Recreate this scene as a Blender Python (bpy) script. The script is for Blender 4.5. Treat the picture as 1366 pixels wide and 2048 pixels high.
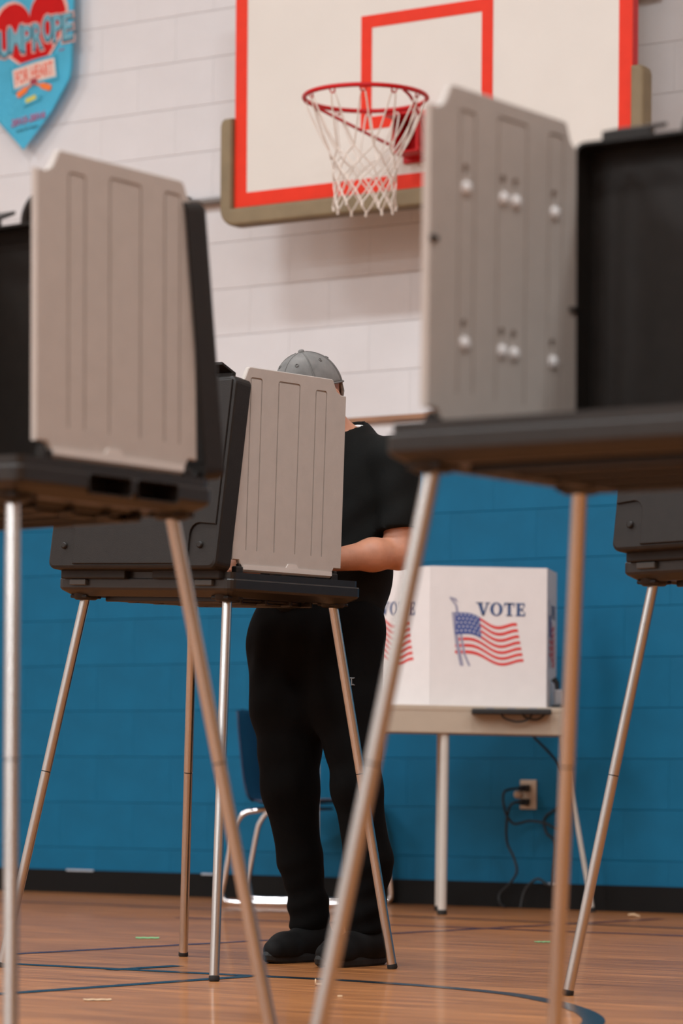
import bpy, bmesh, math, random
import numpy as np
from mathutils import Vector, Matrix
random.seed(7); np.random.seed(7)
for o in list(bpy.data.objects): bpy.data.objects.remove(o)
S = bpy.context.scene; COL = S.collection
PI = math.pi
# ------------------------------------------------------------------ camera
FPX, CAMZ, ROLL = 6200.0, 0.535, 0.0073       # focal length in px of a 1366x2048 frame, height, roll
cam_d = bpy.data.cameras.new('camera'); cam = bpy.data.objects.new('camera', cam_d); COL.objects.link(cam)
cam_d.sensor_fit = 'VERTICAL'; cam_d.sensor_height = 36.0; cam_d.lens = FPX / 2048 * 36.0
cam_d.shift_y = (1547 - 1024) / 2048
cam.matrix_world = Matrix.Translation((0, 0, CAMZ)) @ Matrix.Rotation(PI/2, 4, 'X') @ Matrix.Rotation(ROLL, 4, 'Z')
cam_d.clip_end = 100
cam_d.dof.use_dof = True; cam_d.dof.focus_distance = 8.45; cam_d.dof.aperture_fstop = 3.3; cam_d.dof.aperture_blades = 0
S.camera = cam
# ------------------------------------------------------------------ room frame (back wall runs at an angle to the camera)
TH = math.atan(0.646)
W0 = Vector((0, 12.91, 0)); TV = Vector((math.cos(TH), -math.sin(TH), 0)); NV = Vector((-math.sin(TH), -math.cos(TH), 0))
def WP(a, d, z): return W0 + TV*a + NV*d + Vector((0, 0, z))
RZW = -TH
# ------------------------------------------------------------------ world, lights, exposure
w = bpy.data.worlds.new('gym_world'); S.world = w; w.use_nodes = True
w.node_tree.nodes['Background'].inputs[0].default_value = (1.0, .93, .86, 1); w.node_tree.nodes['Background'].inputs[1].default_value = 0.0
S.view_settings.view_transform = 'Standard'; S.view_settings.look = 'None'; S.view_settings.gamma = 1; S.view_settings.use_curve_mapping = False
S.view_settings.exposure = -1.0
ROOM_A0, ROOM_A1, ROOM_D1, ROOM_H = -8.0, 13.0, 21.0, 7.2
LAMP_POS = [(a, d) for d in (5.2, 9.8, 14.4, 19.0) for a in (-5.0, -0.5, 4.0, 8.5)]
LAMP_W = 330.0      # sixteen equal gym ceiling lamps, all above the frame
for a, d in LAMP_POS:
    L = bpy.data.lights.new('ceiling_lamp_light_offscreen', 'AREA'); L.shape = 'RECTANGLE'; L.size = 1.5; L.size_y = 0.7
    L.energy = LAMP_W; L.color = (.885, .955, 1.0)
    lo = bpy.data.objects.new('ceiling_lamp_light_offscreen', L); COL.objects.link(lo)
    lo.location = WP(a, d, ROOM_H - 0.33); lo.rotation_euler = (0, 0, RZW)
# ------------------------------------------------------------------ helpers
def tag(o, label=None, cat=None, group=None, kind=None):
    if label: o['label'] = label
    if cat: o['category'] = cat
    if group: o['group'] = group
    if kind: o['kind'] = kind
    return o
def link(name, me, mat=None, parent=None, smooth=False):
    o = bpy.data.objects.new(name, me); COL.objects.link(o)
    if mat is not None:
        me.materials.clear(); me.materials.append(mat)
    if smooth and len(me.polygons): me.polygons.foreach_set('use_smooth', [True]*len(me.polygons))
    if parent: o.parent = parent
    return o
def empty(name, loc=(0,0,0), rz=0.0):
    o = bpy.data.objects.new(name, None); COL.objects.link(o); o.location = loc; o.rotation_euler = (0, 0, rz)
    o.empty_display_size = .1
    return o
def basis(n):
    n = Vector(n).normalized(); a = Vector((0,0,1)) if abs(n.z) < .9 else Vector((1,0,0))
    u = a.cross(n).normalized(); return u, n.cross(u)
class MB:
    """collects shapes, builds ONE mesh"""
    def __init__(self): self.v = []; self.f = []; self.sm = []
    def add(self, vs, fs, smooth=False):
        k = len(self.v); self.v += [tuple(x) for x in vs]; self.f += [tuple(i+k for i in q) for q in fs]; self.sm += [smooth]*len(fs); return self
    def bm(self, b, smooth=False):
        b.verts.index_update()
        return self.add([v.co[:] for v in b.verts], [[v.index for v in f.verts] for f in b.faces], smooth)
    def box(self, c, s, bev=0.0, seg=2, M=None, smooth=False):
        b = bmesh.new(); bmesh.ops.create_cube(b, size=1)
        bmesh.ops.scale(b, vec=s, verts=b.verts)
        if bev > 0: bmesh.ops.bevel(b, geom=b.edges[:], offset=bev, segments=seg, affect='EDGES', profile=.5)
        mm = Matrix.Translation(c) if M is None else Matrix.Translation(c) @ M
        bmesh.ops.transform(b, matrix=mm, verts=b.verts)
        self.bm(b, smooth); b.free(); return self
    def prism(self, pts, h0, h1, frame=lambda x, y, h: (x, y, h), bev=0.0, seg=1):
        """polygon pts (x,y) extruded along h from h0 to h1"""
        b = bmesh.new(); vs = [b.verts.new((x, y, h0)) for x, y in pts]
        f = b.faces.new(vs); r = bmesh.ops.extrude_face_region(b, geom=[f])
        up = [g for g in r['geom'] if isinstance(g, bmesh.types.BMVert)]
        for q in up: q.co.z = h1
        bmesh.ops.recalc_face_normals(b, faces=b.faces)
        if bev > 0:
            es = [e for e in b.edges if abs(e.verts[0].co.z - e.verts[1].co.z) < 1e-6]
            bmesh.ops.bevel(b, geom=es, offset=bev, segments=seg, affect='EDGES', profile=.5, clamp_overlap=True)
        for q in b.verts: q.co = frame(*q.co)
        bmesh.ops.recalc_face_normals(b, faces=b.faces)
        if b.calc_volume(signed=True) < 0: bmesh.ops.reverse_faces(b, faces=b.faces)
        self.bm(b); b.free(); return self
    def tube(self, pts, r, n=12, cap=True, closed=False, flute=0, famp=0.0):
        pts = [Vector(p) for p in pts]; m = len(pts); rs = r if isinstance(r, (list, tuple)) else [r]*m
        T = []
        for i in range(m):
            if closed: t = pts[(i+1) % m] - pts[i-1]
            else: t = pts[min(i+1, m-1)] - pts[max(i-1, 0)]
            T.append(t.normalized())
        u, _ = basis(T[0]); vs = []
        for i in range(m):
            u = (u - T[i]*u.dot(T[i])).normalized(); vv = T[i].cross(u)
            for k in range(n):
                a = 2*PI*k/n; rr = rs[i] * (1 + famp*math.cos(flute*a))
                vs.append(pts[i] + (u*math.cos(a) + vv*math.sin(a))*rr)
        fs = []
        for i in range(m if closed else m-1):
            j = (i+1) % m
            for k in range(n): fs.append((i*n+k, i*n+(k+1) % n, j*n+(k+1) % n, j*n+k))
        self.add(vs, fs, True)
        if cap and not closed:
            self.add(vs[:n], [tuple(range(n-1, -1, -1))]); self.add(vs[-n:], [tuple(range(n))])
        return self
    def lathe(self, prof, n=24, M=Matrix.Identity(4), smooth=True):
        """profile [(r,z)] turned about z"""
        vs = []; fs = []
        for r, z in prof:
            for k in range(n):
                a = 2*PI*k/n; vs.append(M @ Vector((r*math.cos(a), r*math.sin(a), z)))
        for i in range(len(prof)-1):
            for k in range(n): fs.append((i*n+k, i*n+(k+1) % n, (i+1)*n+(k+1) % n, (i+1)*n+k))
        return self.add(vs, fs, smooth)
    def strip(self, L, R):
        vs = list(L)+list(R); m = len(L)
        return self.add(vs, [(i, m+i, m+i+1, i+1) for i in range(m-1)])
    def mesh(self, name):
        me = bpy.data.meshes.new(name); me.from_pydata(self.v, [], self.f); me.update()
        me.polygons.foreach_set('use_smooth', self.sm); return me
    def obj(self, name, mat, parent=None): return link(name, self.mesh(name), mat, parent)
def rrect(x0, x1, y0, y1, r, seg=4):
    P = []
    for cx, cy, a0 in ((x1-r, y1-r, 0), (x0+r, y1-r, 90), (x0+r, y0+r, 180), (x1-r, y0+r, 270)):
        for k in range(seg+1):
            a = math.radians(a0 + 90*k/seg); P.append((cx+r*math.cos(a), cy+r*math.sin(a)))
    return P
def bake(ob):
    dg = bpy.context.evaluated_depsgraph_get(); dg.update()
    return bpy.data.meshes.new_from_object(ob.evaluated_get(dg))
def text_mesh(txt, size, extrude=.0006, offset=0.0, align='CENTER', spacing=1.0, shear=0.0, bold=0.0):
    c = bpy.data.curves.new('print_text', 'FONT'); c.body = txt; c.size = size; c.extrude = extrude; c.offset = offset + bold
    c.align_x = align; c.align_y = 'CENTER'; c.space_character = spacing; c.shear = shear; c.resolution_u = 3
    o = bpy.data.objects.new('print_text', c); COL.objects.link(o)
    me = bake(o); bpy.data.objects.remove(o); return me
# ------------------------------------------------------------------ materials
def mat(name, col, rough=.6, metal=0.0, var=0.06, scale=18.0, bump=0.0, bscale=200.0, spec=.5, coat=0.0, emit=0.0, stretch=None):
    m = bpy.data.materials.new(name); m.use_nodes = True; nt = m.node_tree; b = nt.nodes['Principled BSDF']
    b.inputs['Roughness'].default_value = rough; b.inputs['Metallic'].default_value = metal
    b.inputs['Specular IOR Level'].default_value = spec; b.inputs['Coat Weight'].default_value = coat
    tc = nt.nodes.new('ShaderNodeTexCoord'); src = tc.outputs['Object']
    if stretch:
        mp = nt.nodes.new('ShaderNodeMapping'); mp.inputs['Scale'].default_value = stretch; nt.links.new(src, mp.inputs[0]); src = mp.outputs[0]
    n = nt.nodes.new('ShaderNodeTexNoise'); n.inputs['Scale'].default_value = scale; n.inputs['Detail'].default_value = 4; nt.links.new(src, n.inputs['Vector'])
    r = nt.nodes.new('ShaderNodeValToRGB'); nt.links.new(n.outputs['Fac'], r.inputs[0])
    r.color_ramp.elements[0].position = .3; r.color_ramp.elements[1].position = .7
    r.color_ramp.elements[0].color = (*[max(0, c*(1-var)) for c in col], 1); r.color_ramp.elements[1].color = (*[min(1, c*(1+var)) for c in col], 1)
    nt.links.new(r.outputs[0], b.inputs['Base Color'])
    if emit: b.inputs['Emission Color'].default_value = (*col, 1); b.inputs['Emission Strength'].default_value = emit
    if bump:
        n2 = nt.nodes.new('ShaderNodeTexNoise'); n2.inputs['Scale'].default_value = bscale; nt.links.new(src, n2.inputs['Vector'])
        bp = nt.nodes.new('ShaderNodeBump'); bp.inputs['Strength'].default_value = bump; bp.inputs['Distance'].default_value = .002
        nt.links.new(n2.outputs['Fac'], bp.inputs['Height']); nt.links.new(bp.outputs[0], b.inputs['Normal'])
    return m
def lin(r, g, b): return tuple(((c/255)/12.92 if c <= 10 else (((c/255)+.055)/1.055)**2.4) for c in (r, g, b))
M = {}
M['wall_white'] = mat('painted_block_white', (.68, .665, .668), .55, var=.025, scale=6, bump=.25, bscale=90)
M['wall_blue'] = mat('painted_block_blue', (.003, .120, .232), .6, var=.09, scale=5, bump=.25, bscale=90, spec=.22)
M['baseboard'] = mat('black_rubber_base', (.0045, .004, .0036), .6, spec=.2)
M['strip_wood'] = mat('wood_strip', (.30, .15, .08), .5, var=.2, scale=8, stretch=(1, 8, 8))
M['ceiling'] = mat('ceiling_paint', (.62, .60, .57), .8)
M['wall_far'] = mat('gym_wall_paint', (.60, .56, .53), .7)
M['wall_warm_added'] = mat('added_warm_reflection_wood', (.38, .19, .075), .5, var=.2, scale=3, stretch=(1, 1, .2))  # invented wood tone for the unseen right wall, added to colour reflections
M['panel'] = mat('grey_moulded_plastic', (.46, .405, .362), .5, var=.03, scale=30, bump=.12, bscale=450)
M['peg'] = mat('pale_plastic_peg', (.75, .73, .72), .25, var=.02)
M['black'] = mat('black_moulded_plastic', (.0150, .0118, .0098), .45, var=.12, scale=40, bump=.2, bscale=500, spec=.28)
M['black_gloss'] = mat('black_plastic_smooth', (.0150, .0118, .0098), .33, var=.12, scale=40, spec=.5)
M['catch'] = mat('dark_grey_plastic', (.055, .052, .047), .45)
M['rubber'] = mat('black_rubber', (.012, .012, .012), .7)
M['metal'] = mat('brushed_aluminium', (.60, .575, .55), .27, 1.0, var=.04, scale=60, stretch=(1, 1, .03))
M['bar'] = mat('pale_hinge_bar', (.62, .56, .51), .35, var=.03)
M['chrome'] = mat('chrome_tube', (.85, .84, .83), .12, 1.0, var=.02)
M['red_paint'] = mat('red_rim_paint', (.55, .006, .008), .4, var=.06, spec=.3)
M['orange_red'] = mat('orange_red_line_paint', (.76, .030, .006), .5, var=.04, spec=.25)
M['board'] = mat('backboard_white', (.70, .66, .60), .4, var=.02, scale=4)
M['pad'] = mat('olive_foam_pad', (.22, .165, .09), .65, var=.10, scale=12, bump=.2)
M['net'] = mat('white_net_cord', (.78, .70, .62), .8, var=.08)
M['steel'] = mat('grey_painted_steel', (.20, .18, .165), .5, 0.3)
M['banner'] = mat('blue_banner_cloth', (.13, .70, .93), .6, var=.07, scale=4)
M['b_red'] = mat('banner_red', (.52, .004, .004), .7, spec=.2); M['b_pink'] = mat('banner_pale_outline', (.72, .42, .36), .6)
M['b_teal'] = mat('banner_teal', (.13, .36, .45), .6, var=.15, scale=8); M['b_dark'] = mat('banner_dark_teal', (.012, .10, .15), .6)
M['b_orange'] = mat('banner_orange', (.85, .18, .015), .6); M['b_cream'] = mat('banner_cream', (.72, .55, .47), .6)
M['b_magenta'] = mat('banner_magenta', (.42, .10, .24), .6); M['b_yellow'] = mat('banner_yellow', (.62, .56, .08), .6); M['b_blue2'] = mat('banner_deep_blue', (.03, .34, .50), .6)
M['carton'] = mat('white_corrugated_card', (.76, .71, .69), .7, var=.02)
M['flag_red'] = mat('flag_red', (.66, .045, .04), .7); M['flag_blue'] = mat('flag_blue', (.06, .09, .27), .7); M['flag_white'] = mat('flag_white', (.80, .76, .74), .7)
M['flag_pole'] = mat('flag_pole_grey', (.30, .29, .38), .7); M['vote_blue'] = mat('vote_navy', (.03, .075, .20), .7)
M['beige'] = mat('beige_laminate', (.46, .37, .28), .5, var=.03); M['leg_paint'] = mat('putty_enamel', (.58, .53, .47), .4, 0.0, var=.03)
M['outlet'] = mat('ivory_outlet', (.55, .42, .30), .45, var=.03); M['cord'] = mat('black_cord', (.012, .012, .012), .5)
M['device'] = mat('grey_device', (.30, .29, .30), .5); M['navy'] = mat('navy_shell_plastic', (.008, .022, .060), .35, var=.08)
M['skin'] = mat('skin', (.50, .22, .13), .5, var=.10, scale=30, bump=.15, bscale=160)
_b = M['skin'].node_tree.nodes['Principled BSDF']; _b.inputs['Subsurface Weight'].default_value = .15; _b.inputs['Subsurface Radius'].default_value = (.012, .004, .002); _b.inputs['Subsurface Scale'].default_value = 1.0
M['shirt'] = mat('black_tshirt', (.0050, .0052, .0046), .85, var=.15, scale=25, bump=.15, bscale=300, spec=.18)
M['pants'] = mat('black_sweatpants', (.0022, .0019, .0017), .9, var=.2, scale=25, bump=.15, bscale=300, spec=.12)
M['shoe'] = mat('black_shoe', (.004, .0037, .0035), .7, bump=.2, bscale=500, spec=.2); M['sole'] = mat('charcoal_sole', (.016, .0145, .013), .6, spec=.3)
M['cap'] = mat('washed_grey_cap', (.175, .165, .155), .9, var=.22, scale=22, bump=.25, bscale=600); M['cap_seam'] = mat('cap_seam', (.16, .15, .14), .9)
M['white'] = mat('white_cotton', (.75, .72, .70), .8); M['cap_red'] = mat('cap_red_patch', (.50, .03, .03), .7)
M['hair'] = mat('grey_hair', (.24, .21, .18), .8, var=.3, scale=80); M['logo'] = mat('grey_embroidery', (.20, .20, .20), .7)
M['eye'] = mat('eye_white', (.8, .78, .75), .2); M['iris'] = mat('dark_iris', (.05, .03, .02), .2)
M['line_blue'] = mat('court_line_dark_blue', (.010, .022, .032), .22, var=.1); M['line_purple'] = mat('court_line_plum', (.085, .022, .035), .22, var=.15, scale=30)
M['line_black'] = mat('court_line_black', (.03, .02, .016), .22)
M['tape_green'] = mat('green_tape', (.25, .62, .28), .6); M['tape_cream'] = mat('masking_tape', (.72, .50, .30), .6); M['paint_chip'] = mat('chipped_paint', (.45, .47, .50), .7)
M['lamp'] = mat('lamp_diffuser', (.9, .96, 1.0), .5, emit=6.0, var=0)
def floor_mat():
    m = bpy.data.materials.new('maple_gym_floor'); m.use_nodes = True; nt = m.node_tree; b = nt.nodes['Principled BSDF']; N = nt.nodes.new; K = nt.links.new
    tc = N('ShaderNodeTexCoord')
    br = N('ShaderNodeTexBrick'); br.inputs['Scale'].default_value = 1; br.inputs['Brick Width'].default_value = 1.1; br.inputs['Row Height'].default_value = .057
    br.inputs['Mortar Size'].default_value = .0012; br.offset = .37
    br.inputs['Color1'].default_value = (.47, .195, .062, 1); br.inputs['Color2'].default_value = (.35, .138, .042, 1); br.inputs['Mortar'].default_value = (.16, .065, .025, 1)
    K(tc.outputs['Object'], br.inputs['Vector'])
    mp = N('ShaderNodeMapping'); mp.inputs['Scale'].default_value = (1.2, 22, 1); K(tc.outputs['Object'], mp.inputs[0])
    n = N('ShaderNodeTexNoise'); n.inputs['Scale'].default_value = 2.2; n.inputs['Detail'].default_value = 6; K(mp.outputs[0], n.inputs['Vector'])
    r = N('ShaderNodeValToRGB'); r.color_ramp.elements[0].position = .35; r.color_ramp.elements[1].position = .68
    r.color_ramp.elements[0].color = (.52, .46, .42, 1); r.color_ramp.elements[1].color = (1.32, 1.26, 1.18, 1); K(n.outputs['Fac'], r.inputs[0])
    mx = N('ShaderNodeMix'); mx.data_type = 'RGBA'; mx.blend_type = 'MULTIPLY'; mx.inputs[0].default_value = 1
    K(br.outputs['Color'], mx.inputs[6]); K(r.outputs[0], mx.inputs[7]); K(mx.outputs[2], b.inputs['Base Color'])
    n3 = N('ShaderNodeTexNoise'); n3.inputs['Scale'].default_value = 1.4; n3.inputs['Detail'].default_value = 5; K(tc.outputs['Object'], n3.inputs['Vector'])
    mr = N('ShaderNodeMapRange'); mr.inputs['To Min'].default_value = .38; mr.inputs['To Max'].default_value = .55; K(n3.outputs['Fac'], mr.inputs['Value']); K(mr.outputs[0], b.inputs['Roughness'])
    bp = N('ShaderNodeBump'); bp.inputs['Strength'].default_value = .08; bp.inputs['Distance'].default_value = .001; K(n.outputs['Fac'], bp.inputs['Height']); K(bp.outputs[0], b.inputs['Normal'])
    b.inputs['Coat Weight'].default_value = .22; b.inputs['Coat Roughness'].default_value = .07; b.inputs['Specular IOR Level'].default_value = .35
    return m
M['floor'] = floor_mat()
# ------------------------------------------------------------------ room shell
FL = MB().box(((ROOM_A0+ROOM_A1)/2, -ROOM_D1/2, -.05), (ROOM_A1-ROOM_A0+.4, ROOM_D1+.4, .1)).obj('floor', M['floor'])
FL.location = W0; FL.rotation_euler = (0, 0, RZW); tag(FL, 'glossy maple strip gym floor with painted court lines', None, kind='structure')
def shell(name, c, s, m, label):
    o = MB().box(c, s).obj(name, m); o.location = W0; o.rotation_euler = (0, 0, RZW); tag(o, label, kind='structure'); return o
amid = (ROOM_A0+ROOM_A1)/2; aw = ROOM_A1-ROOM_A0
WB = shell('wall_back', (amid, .15, ROOM_H/2), (aw+.4, .1, ROOM_H), M['wall_white'], 'painted concrete block wall, white above and blue below')
shell('wall_left', (ROOM_A0-.1, -ROOM_D1/2, ROOM_H/2), (.2, ROOM_D1+.2, ROOM_H), M['wall_far'], 'plain painted side wall of the gym, left')
shell('wall_right', (ROOM_A1+.1, -ROOM_D1/2, ROOM_H/2), (.2, ROOM_D1+.2, ROOM_H), M['wall_warm_added'], 'unseen side wall of the gym, right, wood colour added for warm reflections')  # unseen wall, coloured so the metal legs reflect orange on that side
shell('wall_front', (amid, -ROOM_D1-.1, ROOM_H/2), (aw+.2, .2, ROOM_H), M['wall_far'], 'plain painted gym wall behind the camera')
shell('ceiling', (amid, -ROOM_D1/2, ROOM_H+.05), (aw+.4, ROOM_D1+.4, .1), M['ceiling'], 'pale gym ceiling')
# concrete blocks, one object each where the photograph shows them
BW, BH, BD = .40, .20, .10
def block_mesh(wd, name):
    b = bmesh.new(); x = wd/2-.0002; z = BH/2-.0006; cx, cz = .0003, .0024
    q = [(-x, 0, -z), (x, 0, -z), (x, 0, z), (-x, 0, z)]
    P = [b.verts.new((a, BD, d)) for a, _, d in q] + [b.verts.new((a, .0016, d)) for a, _, d in q] + [b.verts.new((a-math.copysign(cx, a), 0, d-math.copysign(cz, d))) for a, _, d in q]
    for k in range(4):
        j = (k+1) % 4
        b.faces.new((P[k], P[j], P[4+j], P[4+k])); b.faces.new((P[4+k], P[4+j], P[8+j], P[8+k]))
    b.faces.new(P[8:12]); bmesh.ops.recalc_face_normals(b, faces=b.faces)
    if b.faces[-1].normal.y > 0: bmesh.ops.reverse_faces(b, faces=b.faces)
    me = bpy.data.meshes.new(name); b.to_mesh(me); b.free(); return me
me_w = block_mesh(BW, 'block_white'); me_w.materials.append(M['wall_white']); me_b = block_mesh(BW, 'block_blue'); me_b.materials.append(M['wall_blue'])
far_w, far_b = MB(), MB(); tmpv = [v.co.copy() for v in me_w.vertices]; tmpf = [tuple(p.vertices) for p in me_w.polygons]
for row in range(36):
    z = BH*row + BH/2; off = BW/2 if row % 2 else 0
    for i in range(int(ROOM_A0/BW)-1, int(ROOM_A1/BW)+1):
        a = i*BW + off + .12
        if a < ROOM_A0+.2 or a > ROOM_A1-.2: continue
        blue = row < 9
        if -2.25 < a < 2.05 and row < 21:
            o = bpy.data.objects.new('block', me_b if blue else me_w); COL.objects.link(o); o.parent = WB; o.location = (a, 0, z)
        else:
            (far_b if blue else far_w).add([v + Vector((a, 0, z)) for v in tmpv], tmpf)
for mb, mm in ((far_w, 'wall_white'), (far_b, 'wall_blue')):
    o = mb.obj('distant_blocks', M[mm], WB); o['kind'] = 'stuff'
bb = shell('baseboard_back', (amid, -.007, .051), (aw, .014, .102), M['baseboard'], 'black rubber baseboard along the blue wall')
ts = shell('trim_1', (amid, -.011, 2.0), (aw, .022, .022), M['strip_wood'], 'thin brown wooden strip along the white wall')
for (a0, a1, z) in ((-1.43, -1.28, .1045), (-.7, -.6, .104), (.98, 1.04, .105)):
    MB().box(((a0+a1)/2, -.0165, z-.004), (a1-a0, .006, .008), .002).obj('paint_chip', M['paint_chip'], bb)
# ceiling lamps
for i, (a, d) in enumerate(LAMP_POS):
    e = empty('ceiling_lamp_offscreen', WP(a, d, ROOM_H-.3), RZW); tag(e, 'rectangular high bay ceiling lamp hung under the gym ceiling', 'lamp', 'gym ceiling lamps')
    MB().box((0, 0, .08), (1.6, .8, .12), .02).obj('housing', M['steel'], e)
    MB().box((0, 0, .012), (1.5, .7, .014), .004).obj('diffuser_offscreen', M['lamp'], e)
    for sx in (-.6, .6): MB().tube([(sx, 0, .13), (sx, 0, .305)], .008, 8).obj('hanger', M['steel'], e)
# ------------------------------------------------------------------ court lines (floor-local through world points)
FINV = (Matrix.Translation(W0) @ Matrix.Rotation(RZW, 4, 'Z')).inverted()
def court_line(pts, width, m, z=.0012):
    P = [Vector((x, y, 0)) for x, y in pts]; L, Rr = [], []
    for i, p in enumerate(P):
        t = (P[min(i+1, len(P)-1)] - P[max(i-1, 0)]).normalized(); nn = Vector((-t.y, t.x, 0))
        L.append(FINV @ (p + nn*width/2 + Vector((0, 0, z)))); Rr.append(FINV @ (p - nn*width/2 + Vector((0, 0, z))))
    mb = MB().strip(Rr, L); mb.obj('court_line', m, FL)
def smooth_path(P, n=8):
    out = []; Q = [Vector(p) for p in P]
    for i in range(len(Q)-1):
        p0, p1, p2, p3 = Q[max(i-1, 0)], Q[i], Q[i+1], Q[min(i+2, len(Q)-1)]
        for k in range(n):
            t = k/n; out.append(.5*((2*p1) + (p2-p0)*t + (2*p0-5*p1+4*p2-p3)*t*t + (3*p1-p0-3*p2+p3)*t**3))
    out.append(Q[-1]); return out
arc = smooth_path([(-.236, 8.164, 0), (.004, 8.012, 0), (.227, 7.81, 0), (.40, 7.58, 0), (.487, 7.354, 0), (.526, 7.19, 0), (.555, 6.95, 0), (.548, 6.70, 0), (.49, 6.42, 0), (.40, 6.2, 0), (.2, 5.9, 0), (-.1, 5.75, 0)])
court_line([p.xy for p in arc], .05, M['line_blue'])
court_line([(-1.45, 8.92), (-.945, 8.616), (-.236, 8.164)], .05, M['line_blue'], .0013)
court_line([(-1.4, 6.68), (-.779, 7.475), (-.20, 8.19)], .05, M['line_blue'], .0014)
court_line([(-.62, 8.36), (-.446, 8.563)], .05, M['line_blue'], .0015)
court_line([(-2.1, 7.72), (-.946, 9.07), (.442, 10.695), (1.2, 11.58)], .045, M['line_purple'], .0011)
court_line([(-.6, 11.4), (.21, 10.942), (1.146, 10.365), (2.6, 9.47)], .045, M['line_purple'], .0012)
court_line([(-1.4, 12.75), (.223, 11.633), (1.202, 10.875), (2.8, 9.65)], .04, M['line_black'], .0013)
def scrap(name, x, y, sx, sy, rz, m, label, cat):
    b = bmesh.new(); bmesh.ops.create_grid(b, x_segments=6, y_segments=2, size=.5)
    for v in b.verts: v.co = (v.co.x*sx, v.co.y*sy, .0016 + .0012*abs(math.sin(v.co.x*9)))
    r = bmesh.ops.extrude_face_region(b, geom=b.faces[:])
    for g in r['geom']:
        if isinstance(g, bmesh.types.BMVert): g.co.z += .0012
    bmesh.ops.recalc_face_normals(b, faces=b.faces)
    me = bpy.data.meshes.new(name); b.to_mesh(me); b.free(); o = link(name, me, m); o.location = (x, y, -.0004); o.rotation_euler = (0, 0, rz); tag(o, label, cat); return o
scrap('tape_scrap', -.62, 9.966, .075, .05, .05, M['tape_green'], 'short green tape mark on the floor by the plum court line', 'tape')
scrap('tape_scrap', .646, 9.90, .05, .03, .1, M['tape_green'], 'thin green tape mark on the floor below the wall outlet', 'tape')
scrap('tape_scrap', -.567, 7.249, .065, .03, .15, M['tape_cream'], 'cream tape scrap on the floor near the dark blue line', 'tape')
o = MB().tube([(-.02, 0, .004), (.02, .0, .004)], .003, 8).lathe([(0, -.001), (.009, -.001), (.009, .002), (0, .002)], 12, Matrix.Translation((-.02, 0, .009)) @ Matrix.Rotation(PI/2, 4, 'Y')).obj('lost_screw', M['tape_cream'])
o.location = (-.042, 7.80, 0); tag(o, 'small pale screw lying on the floor between the metal legs', 'screw')
o = MB().tube([(.02*math.cos(t), .02*math.sin(t)*(1-.08*t), .005+.0015*t) for t in [k*.35 for k in range(15)]], .0035, 8).obj('paper_curl', M['tape_cream'])
o.location = (1.107, 11.691, 0); tag(o, 'small curl of tan paper on the floor by the baseboard', 'scrap')
o = MB().box((0, 0, .002), (.012, .009, .004), .001).obj('paper_crumb', M['tape_cream']); o.location = (0, 7.42, 0); tag(o, 'tiny cream crumb on the floor beside the pale screw', 'scrap')
# ------------------------------------------------------------------ voting booths
def cyl(mb, a, b, r, n=16): return mb.tube([a, b], r, n)
PANEL = [(-.240, 1.102), (-.215, 1.102), (-.205, 1.083), (.158, 1.082), (.168, 1.099), (.1985, 1.099), (.1985, 1.566), (.176, 1.566), (.160, 1.574), (.1511, 1.588), (.143, 1.603), (.1371, 1.606), (-.1937, 1.606), (-.201, 1.602), (-.213, 1.576), (-.232, 1.564)]
RIBS = ((-.192, -.144), (-.081, .008), (.070, .118))
def rib_ring(y0, y1):
    zt, zb, g, r, ri = 1.572 if y0 > 0 else 1.580, 1.128, .0046, .008, .0034; out, inn = [], []
    for rr, P in ((r, out), (ri, inn)):
        for cy, cz, a0 in ((y1-r, zt-r, 0), (y0+r, zt-r, 90)):
            for k in range(5):
                a = math.radians(a0+90*k/4); P.append((cy+rr*math.cos(a), cz+rr*math.sin(a)))
    return [(y1, zb)] + out + [(y0, zb)] + [(y0+g, zb)] + inn[::-1] + [(y1-g, zb)]
def inset_poly(P, d):
    n = len(P); out = []
    for i in range(n):
        a, b_, c = Vector(P[i-1]), Vector(P[i]), Vector(P[(i+1) % n]); e1 = (b_-a).normalized(); e2 = (c-b_).normalized()
        n1 = Vector((-e1.y, e1.x)); n2 = Vector((-e2.y, e2.x)); m = (n1+n2); out.append(b_ + m*(d/max(.4, 1+n1.dot(n2))))
    return out
PEG_Y = (.098, -.0105, -.046, -.163); PEG_Z = (1.48, 1.237)
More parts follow.
